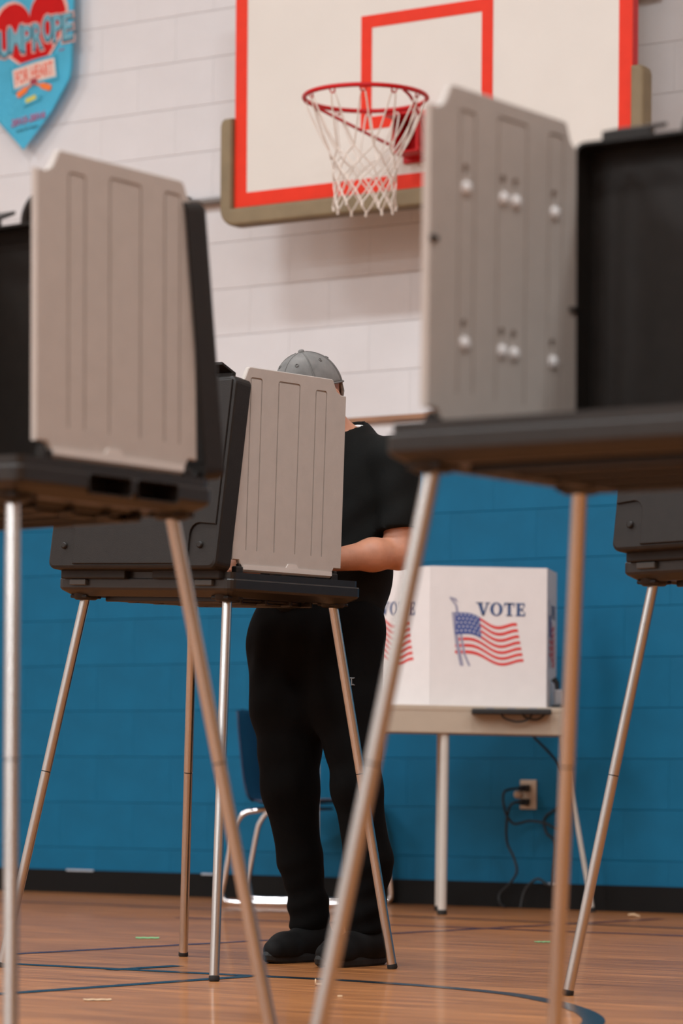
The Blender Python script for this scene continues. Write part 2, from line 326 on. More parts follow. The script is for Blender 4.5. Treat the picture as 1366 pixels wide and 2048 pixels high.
def panel_mesh(inner):
    """flat panel with three U-shaped moulded grooves on both faces"""
    b = bmesh.new(); T, bv, dp = .007, .002, .0035
    ins = inset_poly(PANEL, bv)
    def loop(P, x): return [b.verts.new((x, p[0], p[1])) for p in P]
    def edges(vs): return [b.edges.get((vs[i], vs[(i+1) % len(vs)])) or b.edges.new((vs[i], vs[(i+1) % len(vs)])) for i in range(len(vs))]
    def skin(A, B):
        for i in range(len(A)): b.faces.new((A[i], A[(i+1) % len(A)], B[(i+1) % len(A)], B[i]))
    rim = []
    for s_ in (-1, 1):
        face = loop(ins, s_*T); side = loop(PANEL, s_*(T-bv)); skin(face, side); rim.append(side)
        E = edges(face)
        for y0, y1 in RIBS:
            ring = rib_ring(y0, y1); top = loop(ring, s_*T); bot = loop(ring, s_*(T-dp)); skin(top, bot); E += edges(top)
            bmesh.ops.triangle_fill(b, use_beauty=True, edges=edges(bot))
        if s_ == inner:
            for z in PEG_Z:
                for y in PEG_Y:
                    ring = [(y+.0085*math.cos(t), z+.0085*math.sin(t)) for t in [2*PI*k/14 for k in range(14)]]; top = loop(ring, s_*T); bot = loop(ring, s_*(T-.0105)); skin(top, bot); E += edges(top); b.faces.new(bot)
        bmesh.ops.triangle_fill(b, use_beauty=True, edges=E)
    skin(rim[0], rim[1]); bmesh.ops.recalc_face_normals(b, faces=b.faces)
    me = bpy.data.meshes.new('side_panel'); b.to_mesh(me); b.free(); return me
ME_PANEL = {1: panel_mesh(-1), -1: panel_mesh(1)}
LEAN = [math.atan(.062/.5)]
def lid_frame(x, h, y):      # x across, h up the lid, y depth (0 = outer face, + towards voter)
    s_, c_ = math.sin(LEAN[0]), math.cos(LEAN[0]); ly = -.319 + s_*h + c_*y; lz = 1.075 + c_*h - s_*y
    return (x, ly, lz)
def lid_mesh(inside=False):
    W, Hh, D, wl = .306, .508, .060, .005
    mb = MB(); o = rrect(-W, W, 0, Hh, .020, 5); inn = rrect(-W+wl, W-wl, wl, Hh-wl, .016, 5); o2 = rrect(-W+.008, W-.008, .008, Hh-.008, .016, 5); n = len(o)
    loops = [(o2, .0), (rrect(-W+.002, W-.002, .002, Hh-.002, .019, 5), .003), (o, .009), (o, D), (inn, D), (inn, D-.004)]
    if inside: loops = [(inn, D-.004), (inn, .007)]
    vs = []
    for lp, y in loops: vs += [lid_frame(x, h, y) for x, h in lp]
    fs = []
    for i in range(len(loops)-1):
        for k in range(n): fs.append((i*n+k, (i+1)*n+k, (i+1)*n+(k+1) % n, i*n+(k+1) % n))
    if not inside: fs.append(tuple(range(n)))
    else: fs.append(tuple(range(len(vs)-1, len(vs)-n-1, -1)))
    mb.add(vs, fs); me = mb.mesh('lid_shell')
    b = bmesh.new(); b.from_mesh(me); bmesh.ops.recalc_face_normals(b, faces=b.faces); b.to_mesh(me); b.free(); return me
SLOTS = ((-.16, -.045), (-.03, .085))
def booth_parts():
    """list of (name, mesh, material, parent part, label)"""
    P = []
    # table shell: lip, body, tapered belly
    tb = MB()
    W, D = .318, .268
    loops = [(.012, 1.066), (.010, 1.0685), (.006, 1.0685), (.006, 1.052), (.001, 1.051), (0, 1.048), (0, 1.026), (.004, 1.020), (.030, 1.004), (.046, 1.004), (.050, 1.009), (.105, 1.009), (.110, 1.005)]
    vs = []; n = 0
    for ins, z in loops:
        q = rrect(-W+ins, W-ins, -D+ins, D-ins, max(.006, .022-ins*.3), 4); n = len(q); vs += [(x, y, z) for x, y in q]
    fs = []
    for i in range(len(loops)-1):
        for k in range(n): fs.append((i*n+k, i*n+(k+1) % n, (i+1)*n+(k+1) % n, (i+1)*n+k))
    fs.append(tuple(range(n))); fs.append(tuple(range(len(vs)-n, len(vs))))
    tb.add(vs, fs); me = tb.mesh('table_shell'); b = bmesh.new(); b.from_mesh(me); bmesh.ops.recalc_face_normals(b, faces=b.faces); b.to_mesh(me); b.free()
    ob = link('tray_build', me, M['black_gloss']); tri = ob.modifiers.new('tri', 'TRIANGULATE'); cuts = []
    for y0, y1 in SLOTS:
        co = MB().prism(rrect(y0, y1, 1.016, 1.050, .008), -.34, -.262, lambda y, z, h: (h, y, z)).obj('slot_cut', M['black']); cuts.append(co)
        md = ob.modifiers.new('slot', 'BOOLEAN'); md.object = co; md.operation = 'DIFFERENCE'; md.solver = 'MANIFOLD'
        ob.modifiers.new('tri', 'TRIANGULATE')
    m2 = bake(ob); bpy.data.objects.remove(ob)
    for co in cuts: bpy.data.objects.remove(co)
    me = m2
    P.append(('table', me, 'black_gloss', None, 'black moulded table tray'))
    for y0, y1 in SLOTS:      # moulded lip round each open slot
        P.append(('slot_lip', MB().tube([(-.3185, y, z) for y, z in rrect(y0, y1, 1.016, 1.050, .008)], .0018, 6, closed=True).mesh('slot_lip'), 'black', 'table', None))
    P.append(('underside_panel', MB().prism(rrect(-.20, .20, -.15, .15, .02), .9995, 1.007, bev=.003).mesh('underside_panel'), 'black_gloss', 'table', None))
    for y in (-.185, -.10, 0, .10, .185): P.append(('underside_rib', MB().box((0, y, 1.000), (.42, .010, .018), .004).mesh('rib'), 'black_gloss', 'table', None))
    for x in (-.17, .17): P.append(('underside_rib', MB().box((x, 0, 1.000), (.010, .36, .018), .004).mesh('rib'), 'black_gloss', 'table', None))
    for sx in (-1, 1):
        for sy in (-1, 1):
            P.append(('leg_socket', MB().lathe([(0, .994), (.027, .994), (.034, .999), (.036, 1.016)], 20, Matrix.Translation((sx*.259, sy*.2143, 0))).box((sx*.259, sy*.2143, 1.003), (.062, .062, .010), .004).mesh('leg_socket'), 'black', 'table', None))
    for x in (-.23, .23): P.append(('latch_catch', MB().box((x, -.272, 1.040), (.06, .014, .016), .003).mesh('latch_catch'), 'catch', 'table', None))
    # side panels with hinge bars
    for sx in (-1, 1):
        me = ME_PANEL[sx].copy(); me.transform(Matrix.Translation((sx*.2904, 0, 0)))
        nm = 'side_panel' if sx > 0 else 'side_panel_b'
        P.append((nm, me, 'panel', None, 'grey plastic privacy panel with moulded ribs'))
        mb = MB(); cyl(mb, (sx*.2904, -.200, 1.0785), (sx*.2904, .158, 1.0785), .0068, 12)
        mb.prism([(-.2, 1.078), (-.2, 1.090), (-.03, 1.091), (-.022, 1.101), (.012, 1.101), (.02, 1.091), (.158, 1.089), (.158, 1.078)], .0068, .0098, lambda y, z, h: (sx*(.2904+h), y, z))
        P.append(('hinge_bar', mb.mesh('hinge_bar'), 'bar', nm, None))
        for y in (-.213, .171):
            P.append(('hinge_knuckle', MB().box((sx*.2904, y, 1.075), (.022, .024, .022), .004).box((sx*.2904, y+.006, 1.085), (.014, .012, .016), .003).mesh('hinge_knuckle'), 'black', 'table', None))
        for z in PEG_Z:
            for y in PEG_Y:
                xi = sx*(.2904-.0072)
                P.append(('peg', MB().lathe([(0.0115*math.cos(t), .009*math.sin(t)) for t in [k*PI/16 for k in range(9)]], 16, Matrix.Translation((xi, y, z-.030)) @ Matrix.Rotation(-sx*PI/2, 4, 'Y')).mesh('peg'), 'peg', nm, None))
        for y, z in ((.188, 1.36), (-.222, 1.30)):
            P.append(('panel_clip', MB().box((sx*(.2904-.009), y, z), (.008, .020, .008), .002).mesh('panel_clip'), 'black', nm, None))
    for x in (-.17, .17): P.append(('lid_hinge', MB().box((x, -.266, 1.066), (.24, .034, .034), .004).mesh('lid_hinge'), 'black', 'table', None))
    # lid
    P.append(('lid', lid_mesh(), 'black', None, 'black moulded case lid standing up as back screen'))
    fr = lambda x, h, y: lid_frame(x, h, -y)
    c = .088; r = .03; pts = [(-.297+c, .012)] + [(.297-c, .012)]
    pts += [(.297-c, .09-r*.2)]
    for k in range(5):
        a = PI - (PI/2)*k/4; pts.append((.297-c+r+r*math.cos(a), .095-r*.2+r*math.sin(a)))
    pts += [(.297, .115), (.297, .496), (-.297, .496), (-.297, .115)]
    for k in range(5):
        a = PI/2 - (PI/2)*k/4; pts.append((-.297+c-r+r*math.cos(a), .095-r*.2+r*math.sin(a)))
    pts += [(-.297+c, .09-r*.2)]
    P.append(('lid_face', MB().prism(pts, -.001, .006, fr, bev=.002, seg=2).mesh('lid_face'), 'black', 'lid', None))
    for sx in (-1, 1):
        p0, p1 = Vector(lid_frame(sx*.248, .062, .001)), Vector(lid_frame(sx*.248, .062, -.007))
        P.append(('screw', MB().tube([p0, p0.lerp(p1, .8), p1], [.009, .009, .006], 14).mesh('screw'), 'black', 'lid', None))
        if sx < 0: continue
        lt = MB(); x0, x1 = sorted((sx*.17, sx*.262))
        lt.prism([(.045, .501), (.045, .525), (-.012, .541), (-.012, .534), (.030, .522), (.030, .501)], x0, x1, lambda y, h, x: lid_frame(x, h, y), bev=.001)
        P.append(('latch', lt.mesh('latch'), 'black', 'lid', None))
    hp = [(-.105, 0.501, .034), (-.10, 0.525, .034), (-.082, 0.547, .034), (-.055, 0.557, .034), (0, 0.560, .034), (.055, 0.557, .034), (.082, 0.547, .034), (.10, 0.525, .034), (.105, 0.501, .034)]
    P.append(('handle', MB().tube([lid_frame(*p) for p in smooth_path(hp, 4)], .012, 12).mesh('handle'), 'black', 'lid', None))
    lin_ = MB().prism(rrect(-.27, .27, .03, .48, .02), .0065, .0090, lid_frame, bev=.002)
    P.append(('lid_lining', lin_.mesh('lid_lining'), 'black', 'lid', None)); P.append(('lid_inside', lid_mesh(True), 'black', 'lid', None))
    return P
PROTO = booth_parts(); LEAN[0] = 0.0; PROTO_UP = booth_parts()
def make_booth(loc, rz, tx, ty, label, zj=.535, proto=PROTO):
    root = empty('voting_booth', (loc[0], loc[1], 0), rz); tag(root, label, 'voting booth', 'folding voting booths in the gym')
    T = Matrix(((1, 0, ty, 0), (0, 1, -tx, 0), (-ty, tx, 1, 0), (0, 0, 0, 1)))
    made = {}
    for name, me, mm, par, lab in proto:
        m2 = me.copy(); m2.transform(T)
        o = link('side_panel' if name == 'side_panel_b' else name, m2, M[mm], made[par] if par else root)
        if lab: o['label'] = lab
        if name not in made: made[name] = o
    for sx in (-1, 1):
        for sy in (-1, 1):
            top = T @ Vector((sx*.259, sy*.2143, 1.006)); foot = Vector((sx*.3912, sy*.3632, 0.0)); d = top - foot
            at = lambda z: foot + d*(z/top.z)
            lg = MB().tube([at(zj+.0012), at(top.z)], .0132, 48, flute=12, famp=.006).obj('leg', M['metal'], root)
            MB().tube([at(.012), at(zj-.0012)], .0130, 48, flute=12, famp=.006).obj('lower_leg', M['metal'], lg)
            MB().tube([at(zj-.0014), at(zj+.0014)], .0118, 20).obj('leg_joint', M['rubber'], lg)
            MB().tube([at(.0), at(.004), at(.014)], [.012, .0145, .0138], 20).obj('rubber_foot', M['rubber'], lg)
    return root
make_booth((-.389, 8.470), -.6978, .0046, .037, 'grey and black voting booth that the man in the grey cap stands behind')
make_booth((.4682, 4.7691), 2.5168, -.001, -.0064, 'voting booth seen from inside, grey panel with rows of pegs, below the hoop', .55, PROTO_UP)
make_booth((-.6437, 5.6294), 2.5112, .0024, .0083, 'voting booth with two dark slots under its grey panel, below the jump rope banner', .552)
make_booth((1.0836, 7.473), -.8424, -.0041, .0018, 'voting booth showing only its dark lid corner, beside the carton with the flags')
# ------------------------------------------------------------------ basketball hoop
HC, HD = .632, .40            # board centre along the wall, distance of the board face from the wall
hoop = empty('basketball_hoop', WP(HC, 0, 2.85), RZW); tag(hoop, 'wall mounted basketball hoop with white backboard, red lines and cord net', 'basketball hoop')
BWD, BHT = 1.83, 1.07; YF = -HD
MB().box((0, YF+.02, BHT/2), (BWD, .04, BHT), .004).obj('backboard', M['board'], hoop)
def frame_box(mb, x0, x1, z0, z1, t, y):
    mb.box(((x0+x1)/2, y, z0+t/2), (x1-x0, .003, t)); mb.box(((x0+x1)/2, y, z1-t/2), (x1-x0, .003, t))
    mb.box((x0+t/2, y, (z0+z1)/2), (t, .003, z1-z0-2*t)); mb.box((x1-t/2, y, (z0+z1)/2), (t, .003, z1-z0-2*t)); return mb
frame_box(MB(), -BWD/2, BWD/2, 0.003, BHT, .058, YF-.001).obj('border_line', M['orange_red'], hoop)
frame_box(MB(), -.304, .304, .256, .712, .05, YF-.001).obj('target_square', M['orange_red'], hoop)
# board side edges painted red
for s in (-1, 1): MB().box((s*(BWD/2+.0008), YF+.021, BHT/2), (.002, .038, BHT-.01)).obj('board_edge', M['red_paint'], hoop)
# U-shaped foam pad
pd = MB(); po = BWD/2; prof_w = .062
outer = []
path_out = [(-po-prof_w+.006, .36)]
pts = []
def pad_outline():
    e = .060; top = .37; P = []
    x = po+e; zb = -.075; r = .075
    P.append((x-.02, top)); P.append((x-.006, top-.01)); P.append((x, top-.03))
    for k in range(7):
        a = -PI/2*k/6; P.append((x-r+r*math.cos(a), zb+r+r*math.sin(a)))
    Q = [(-a, b) for a, b in P[::-1]]
    inner = [(-po-.003, top), (-po-.003, -.001), (po+.003, -.001), (po+.003, top)]
    return P + Q + inner
MB().prism(pad_outline(), YF-.028, YF+.052, lambda x, z, h: (x, h, z), bev=.014, seg=3).obj('edge_pad', M['pad'], hoop)
RZ, RY, RXC = .277, YF-.18-.235, -.018
RR = .236
MB().tube([(RXC+RR*math.cos(2*PI*k/48), RY+RR*math.sin(2*PI*k/48), RZ) for k in range(48)], .009, 12, closed=True).obj('rim', M['red_paint'], hoop)
BZ0 = .125
rb = MB().box((0, YF-.006, BZ0+.075), (.16, .012, .20), .003).box((0, YF-.09, BZ0+.138), (.135, .18, .014), .003).box((-.055, YF-.065, BZ0+.072), (.010, .13, .15), .002).box((.055, YF-.065, BZ0+.072), (.010, .13, .15), .002).box((0, YF-.07, BZ0-.002), (.12, .12, .008), .002).obj('rim_bracket', M['red_paint'], hoop); rb.location.x = RXC
for s in (-1, 1):
    br = [(RXC+s*.06, YF-.02, BZ0+.02), (RXC+s*.10, YF-.12, BZ0+.045), (RXC+s*.20, RY+.02, BZ0+.125), (RXC+s*.215, RY-.07, RZ-.006)]
    MB().tube(smooth_path(br, 4), .006, 10).obj('rim_brace', M['red_paint'], hoop)
nb = MB(); NH = 12
def npt(th, r, z): return Vector((RXC+r*math.cos(th), RY+r*math.sin(th), RZ+z))
rows = [(-.205, .140), (-.240, .131), (-.280, .124), (-.325, .119), (-.372, .117), (-.420, .122)]
da = PI/NH
def node(k, i): return npt(da*(2*i + (1 if k % 2 == 0 else 0)) + random.Random(k*50+i % NH).uniform(-.05, .05), rows[k][1], rows[k][0] + random.Random(k*77+i % NH).uniform(-.006, .006))
for i in range(NH):
    th = da*2*i
    a0, a1 = npt(th-.045, RR-.01, -.030), npt(th+.045, RR-.01, -.030); tp = npt(th, RR-.012, -.016)
    nb.tube(smooth_path([node(0, i-1), node(0, i-1).lerp(a0, .45)+Vector((0, 0, -.012)), a0, tp, a1, node(0, i).lerp(a1, .45)+Vector((0, 0, -.012)), node(0, i)], 3), .0032, 6)
    for k in range(len(rows)-1):
        p = node(k, i)
        for s in ((0, 1) if k % 2 == 0 else (-1, 0)):
            q = node(k+1, i+s); nb.tube([p, p.lerp(q, .5)+Vector((random.uniform(-.003, .003), 0, -.002)), q], .0034, 6)
    p = node(len(rows)-1, i); nb.tube([p+Vector((0, 0, .004)), p + Vector((random.uniform(-.006, .006), 0, -.016))], .005, 6)
    MB().tube([npt(th-.05, RR, -.006), npt(th-.04, RR-.006, -.020), npt(th, RR-.010, -.023), npt(th+.04, RR-.006, -.020), npt(th+.05, RR, -.006)], .0028, 6).obj('net_hook', M['red_paint'], hoop)
nb.obj('net', M['net'], hoop)
mt = MB()
MB().tube([(-1.50, -.030, .124), (1.05, -.030, .124)], .014, 10).obj('mount_rail', M['steel'], hoop)
MB().tube([(-.85, -.035, .75), (.85, -.035, .75)], .020, 10).obj('mount_rail', M['steel'], hoop)
for x in (-.45, .45):
    MB().tube([(x, -.035, .75), (x, YF+.04, .75)], .02, 10).obj('mount_arm', M['steel'], hoop); MB().tube([(x, -.035, .12), (x, YF+.04, .12)], .02, 10).obj('mount_arm', M['steel'], hoop)
for x, z in ((-1.45, .12), (-.5, .12), (.5, .12), (.98, .12), (-.7, .75), (.7, .75)):
    if 1: MB().box((x, -.012, z), (.06, .026, .08), .004).obj('wall_bracket', M['steel'], hoop)
# ------------------------------------------------------------------ jump rope banner
BA, BZ, BDIST = -1.666, 3.293, .06
ban = empty('jump_rope_banner', WP(BA, BDIST, BZ), RZW); tag(ban, 'light blue pennant banner reading jump rope for heart, hung on the white wall', 'banner')
hw = .283
bo = [(0, 0), (.16, .155), (.262, .29), (.272, .34), (hw, .78), (-hw, .78), (-.272, .34), (-.262, .29), (-.16, .155)]
b = bmesh.new(); NXB, NZB = 24, 40
def half(z):
    for (x0, z0), (x1, z1) in zip(bo[:4], bo[1:5]):
        if z0 <= z <= z1: return x0+(x1-x0)*(z-z0)/(z1-z0)
    return hw
def bank(x, z): return .0003*math.sin(x*14+z*5) 
grid = [[b.verts.new(((2*i/NXB-1)*max(half(.78*j/NZB), .0015), bank((2*i/NXB-1)*half(.78*j/NZB), .78*j/NZB), .78*j/NZB)) for i in range(NXB+1)] for j in range(NZB+1)]
for j in range(NZB):
    for i in range(NXB): b.faces.new((grid[j][i], grid[j][i+1], grid[j+1][i+1], grid[j+1][i]))
bmesh.ops.solidify(b, geom=b.faces[:], thickness=.002)
me = bpy.data.meshes.new('cloth'); b.to_mesh(me); b.free(); link('cloth', me, M['banner'], ban, True)
MB().tube([(-.31, -.004, .785), (.31, -.004, .785)], .010, 10).obj('hanging_rod', M['steel'], ban)
for s in (-1, 1): MB().tube([(s*.27, -.002, .785), (s*.27, .058, .785)], .006, 8).obj('wall_hook', M['steel'], ban)
def on_ban(me, x, z, lift, rot=0.0, arc=0.0):
    """flat print in XY -> onto the cloth"""
    for v in me.vertices:
        X, Z = v.co.x, v.co.y; h = v.co.z
        c, s_ = math.cos(rot), math.sin(rot); X, Z = c*X - s_*Z, s_*X + c*Z + arc*(X*X)
        X += x; Z += z; v.co = (X, bank(X, Z) - .0035 - lift - h, Z)
    return me
def ban_print(name, me, m, x, z, lift, rot=0.0, arc=0.0): return link(name, on_ban(me, x, z, lift, rot, arc), m, ban)
def heart_pts(sx, sz, n=40): return [(sx*16*math.sin(t)**3/16, sz*(13*math.cos(t)-5*math.cos(2*t)-2*math.cos(3*t)-math.cos(4*t))/14) for t in [2*PI*k/n for k in range(n)]]
HX, HZ, HROT = .045, .515, .16
ban_print('print_heart', MB().prism(heart_pts(.215, .20), 0, .0006).mesh('heart'), M['b_pink'], HX, HZ, .0005, HROT)
ban_print('print_heart', MB().prism(heart_pts(.200, .185), 0, .0006).mesh('heart'), M['b_red'], HX, HZ, .0012, HROT)
JX, JZ, JR = .026, .525, .10
def fit_w(me, wd, ht):
    xs = [v.co.x for v in me.vertices]; ys = [v.co.y for v in me.vertices]; kx = wd/(max(xs)-min(xs)); ky = ht/(max(ys)-min(ys)); cx = (max(xs)+min(xs))/2; cy = (max(ys)+min(ys))/2
    for v in me.vertices: v.co.x = (v.co.x-cx)*kx; v.co.y = (v.co.y-cy)*ky
    return me
SLOT = [('J', -24, -5, .476), ('U', -3, 16, .482), ('M', 17, 44, .497), ('P', 45, 64, .491), ('R', 67, 87, .495), ('O', 88, 107, .524), ('P', 109, 128, .517), ('E', 129, 149, .516)]
for lt, p0, p1, zc in SLOT:
    wd = (p1-p0)/372*.94; xc = ((p0+p1)/2-47)/372
    for grow, mm, lf, dz in ((.026, 'b_pink', .0018, -.003), (.015, 'b_dark', .0025, -.003), (0.0, 'b_teal', .0032, .001)):
        ban_print('print_letter', fit_w(text_mesh(lt, .2, .0003, .004 + grow*.25), wd+grow, .112+grow), M[mm], xc, zc+dz, lf, .05)
def ribbon(wd, ht, n=10): return MB().strip([((2*i/n-1)*wd, -ht, 0) for i in range(n+1)][::1], [((2*i/n-1)*wd, ht, 0) for i in range(n+1)]).mesh('ribbon')
ban_print('print_ribbon', ribbon(.130, .058), M['b_blue2'], .062, .336, .0020, .13, -.35)
ban_print('print_ribbon', ribbon(.118, .042), M['b_cream'], .062, .336, .0026, .13, -.35)
ban_print('print_lettering', fit_w(text_mesh('FOR HEART', .08, .0003, .002), .212, .062), mat('banner_coral', (.72, .14, .09), .6), .062, .336, .0034, .13, -.35)
for s, rot in ((1, .48), (-1, -.32)):
    me = MB().prism([(0, -.004), (.05, -.005), (.055, -.013), (.108, -.014), (.115, 0), (.108, .014), (.055, .013), (.05, .005), (0, .004)], 0, .0006).mesh('rope_handle')
    for v in me.vertices: v.co.x *= -s
    ban_print('print_rope_handle', me, M['b_orange'], .058+s*.008, .294 - (.002 if s < 0 else 0), .002, rot if s > 0 else rot)
ban_print('print_rope_knot', MB().prism(rrect(-.02, .02, -.014, .014, .01), 0, .0006).mesh('knot'), mat('banner_maroon', (.30, .02, .04), .6), .060, .297, .0026, .1)
ban_print('print_patch', MB().prism(rrect(-.030, .030, -.010, .010, .006), 0, .0006).mesh('patch'), M['b_yellow'], .043, .221, .002, .25)
ban_print('print_patch', MB().prism([(-.05, -.012), (.05, -.004), (.065, .02), (-.02, .012)], 0, .0006).mesh('patch'), M['b_blue2'], .046, .206, .0012, .12)
ban_print('print_lettering', fit_w(text_mesh('2015-2016', .05, .0003, .0012, shear=.25), .195, .032), M['b_magenta'], .028, .134, .002, .12)
ban_print('print_lettering', fit_w(text_mesh('jump for heart', .02, .0003, .0004), .122, .016), M['b_dark'], .024, .092, .002, .10)
ban_print('print_lettering', fit_w(text_mesh('heart', .02, .0003, .0004), .030, .010), M['b_magenta'], .215, .420, .002, .10)
# ------------------------------------------------------------------ carton table
TX0, TX1, TY0, TY1, TZ = -.13, .865, 11.74, 12.17, .793
tbl = empty('folding_table', ((TX0+TX1)/2, (TY0+TY1)/2, 0)); tag(tbl, 'beige folding table with putty legs against the blue wall, holding white cartons', 'table')
tcx = (TX0+TX1)/2; tcy = (TY0+TY1)/2; TL = TX1-TX0; TD = TY1-TY0
TILT = Matrix(((1, 0, 0, 0), (0, 1, 0, 0), (-.014, 0, 1, .0035), (0, 0, 0, 1)))
def tl(name, mb, m):
    me = mb.mesh(name); me.transform(TILT); return link(name, me, M[m], tbl)
tl('tabletop', MB().box((0, 0, TZ-.011), (TL, TD, .022), .004), 'beige')
tl('apron', MB().box((0, -TD/2+.012, TZ-.062), (TL-.01, .020, .086), .003), 'beige'); tl('apron', MB().box((0, TD/2-.012, TZ-.062), (TL-.01, .020, .086), .003), 'beige')
tl('apron', MB().box((TL/2-.012, 0, TZ-.062), (.020, TD-.05, .086), .003), 'beige')
def tleg(x0, y0, x1, y1, r=.0165, z0=TZ-.10):
    lg = MB().tube([(x1, y1, .004), (x0, y0, z0)], r, 16).obj('leg', M['leg_paint'], tbl)
    MB().tube([(x1, y1, 0), (x1, y1, .006), (x1, y1, .02)], [r+.001, r+.003, r+.002], 16).obj('foot_cap', M['rubber'], lg)
lx = .392 - tcx
tleg(lx, -TD/2+.03, lx-.006, -TD/2+.045, .0165, TZ-.02); tleg(lx-.002, TD/2-.03, lx-.006, TD/2-.03, .0165, TZ-.02)
tleg(.845-tcx, TD/2-.05, .985-tcx, TD/2-.05, .010, TZ-.02); tleg(-.099-tcx, -TD/2+.04, -.099-tcx, -TD/2+.05, .0165, TZ-.02); tleg(-.105-tcx, TD/2-.04, -.105-tcx, TD/2-.05, .0165, TZ-.02)
# carton screen: three printed panels
car = empty('voting_carton', (.336, 11.86, TZ+.004)); tag(car, 'white folded card voting screen printed with VOTE and waving flags', 'voting screen')
CTILT = -.0135
def flag_prints(parent, wd, place):
    """place(x, z, lift) -> point on the panel; x 0..wd, z 0..h"""
    def surf(u, v):      # u along the flag, v down 0..1
        x = .095 + .235*u + .028*v*u; wave = .019*math.sin(u*8.2-.4)*(.3+.7*u)
        z = .362 - .058*u + wave - v*(.158 - .01*u) + .012*math.sin(u*6)*v*(1-v)
        return x, z
    def patch(u0, u1, v0, v1, lift, mm, name, n=22):
        A = [place(*surf(u0+(u1-u0)*i/n, v1), lift) for i in range(n+1)]; B = [place(*surf(u0+(u1-u0)*i/n, v0), lift) for i in range(n+1)]
        MB().strip(A, B).obj(name, M[mm], parent)
    for k in range(13):
        if k % 2 == 0: patch(0.0 if k > 6 else .38, 1, k/13, (k+1)/13, .0010, 'flag_red', 'flag_stripe')
    patch(0, .40, 0, 7/13, .0013, 'flag_blue', 'flag_canton', 10)
    st = MB()
    for r in range(5):
        for c in range(6):
            u = .03+.065*c+(.03 if r % 2 else 0); v = .05+.10*r
            p = [place(*surf(u+.012*math.cos(t), v+.022*math.sin(t)), .0017) for t in [2*PI*q/5 for q in range(5)]]; st.add(p, [tuple(range(5))])
    st.obj('flag_stars', M['flag_white'], parent)
    pole = [(.075, .415), (.098, .385), (.112, .30), (.130, .20), (.150, .155)]
    MB().strip([place(x-.004, z, .0011) for x, z in pole], [place(x+.005, z, .0011) for x, z in pole]).obj('flag_pole', M['flag_pole'], parent)
    MB().strip([place(x-.004, z, .0011) for x, z in [(.085, .36), (.092, .30), (.10, .24), (.118, .155)]], [place(x+.004, z, .0011) for x, z in [(.095, .36), (.099, .30), (.107, .24), (.124, .155)]]).obj('flag_pole', M['flag_pole'], parent)
    MB().add([place(.070, .420, .0012), place(.105, .395, .0012), place(.098, .412, .0012)], [(0, 1, 2)]).obj('flag_finial', M['flag_pole'], parent)
    g = MB(); X0, Z0, Hc = .176, .349, .050
    def poly(pts): g.add([place(X0+a, Z0+b, .0016) for a, b in pts], [tuple(range(len(pts)))])
    def bar(a0, b0, a1, b1): poly([(a0, b0), (a1, b0), (a1, b1), (a0, b1)])
    s_ = .004
    poly([(.004, Hc), (.019, Hc), (.031, 0), (.021, 0)]); poly([(.023, 0), (.029, 0), (.046, Hc), (.040, Hc)]); bar(-.002, Hc-s_, .025, Hc); bar(.033, Hc-s_, .052, Hc)
    ou_ = [(.076+.024*math.cos(t), Hc/2+(Hc/2+.001)*math.sin(t)) for t in [2*PI*k/28 for k in range(29)]]; in_ = [(.076+.0115*math.cos(t), Hc/2+(Hc/2-.004)*math.sin(t)) for t in [2*PI*k/28 for k in range(29)]]
    g.strip([place(X0+a, Z0+b, .0016) for a, b in in_], [place(X0+a, Z0+b, .0016) for a, b in ou_])
    bar(.119, 0, .131, Hc); bar(.105, Hc-.006, .145, Hc); bar(.105, Hc-.016, .109, Hc-.006); bar(.141, Hc-.016, .145, Hc-.006); bar(.112, 0, .138, s_)
    bar(.154, 0, .166, Hc); bar(.149, 0, .154, s_); bar(.149, Hc-s_, .154, Hc); bar(.166, Hc-.006, .184, Hc); bar(.166, .022, .178, .028); bar(.166, 0, .186, .006); bar(.180, Hc-.016, .184, Hc-.006); bar(.182, .006, .186, .016); bar(.174, .016, .178, .034)
    g.obj('print_lettering', M['vote_blue'], parent)
CH = .535
def carton_panel(p0, p1, wd_px=None):
    p0, p1 = Vector(p0), Vector(p1); d = (p1-p0); wd = d.length; d.normalize(); nn = Vector((d.y, -d.x, 0))
    def pl(x, z, lift): return p0 + d*x*(wd/.445) + nn*lift + Vector((0, 0, z + CTILT*(p0.x + d.x*x)))
    mb = MB(); t = .005
    A = [pl(x, z, l) for l in (0, -t) for x, z in ((0, 0), (.445, 0), (.445, CH), (0, CH))]
    mb.add(A, [(0, 1, 2, 3), (7, 6, 5, 4), (0, 4, 5, 1), (1, 5, 6, 2), (2, 6, 7, 3), (3, 7, 4, 0)])
    o = mb.obj('card_panel', M['carton'], car); flag_prints(o, wd, pl); return o
carton_panel((0, 0, 0), (.445, 0, 0)); carton_panel((-.315, .20, 0), (-.001, 0, 0)); carton_panel((.4455, 0, 0), (.500, .25, 0))
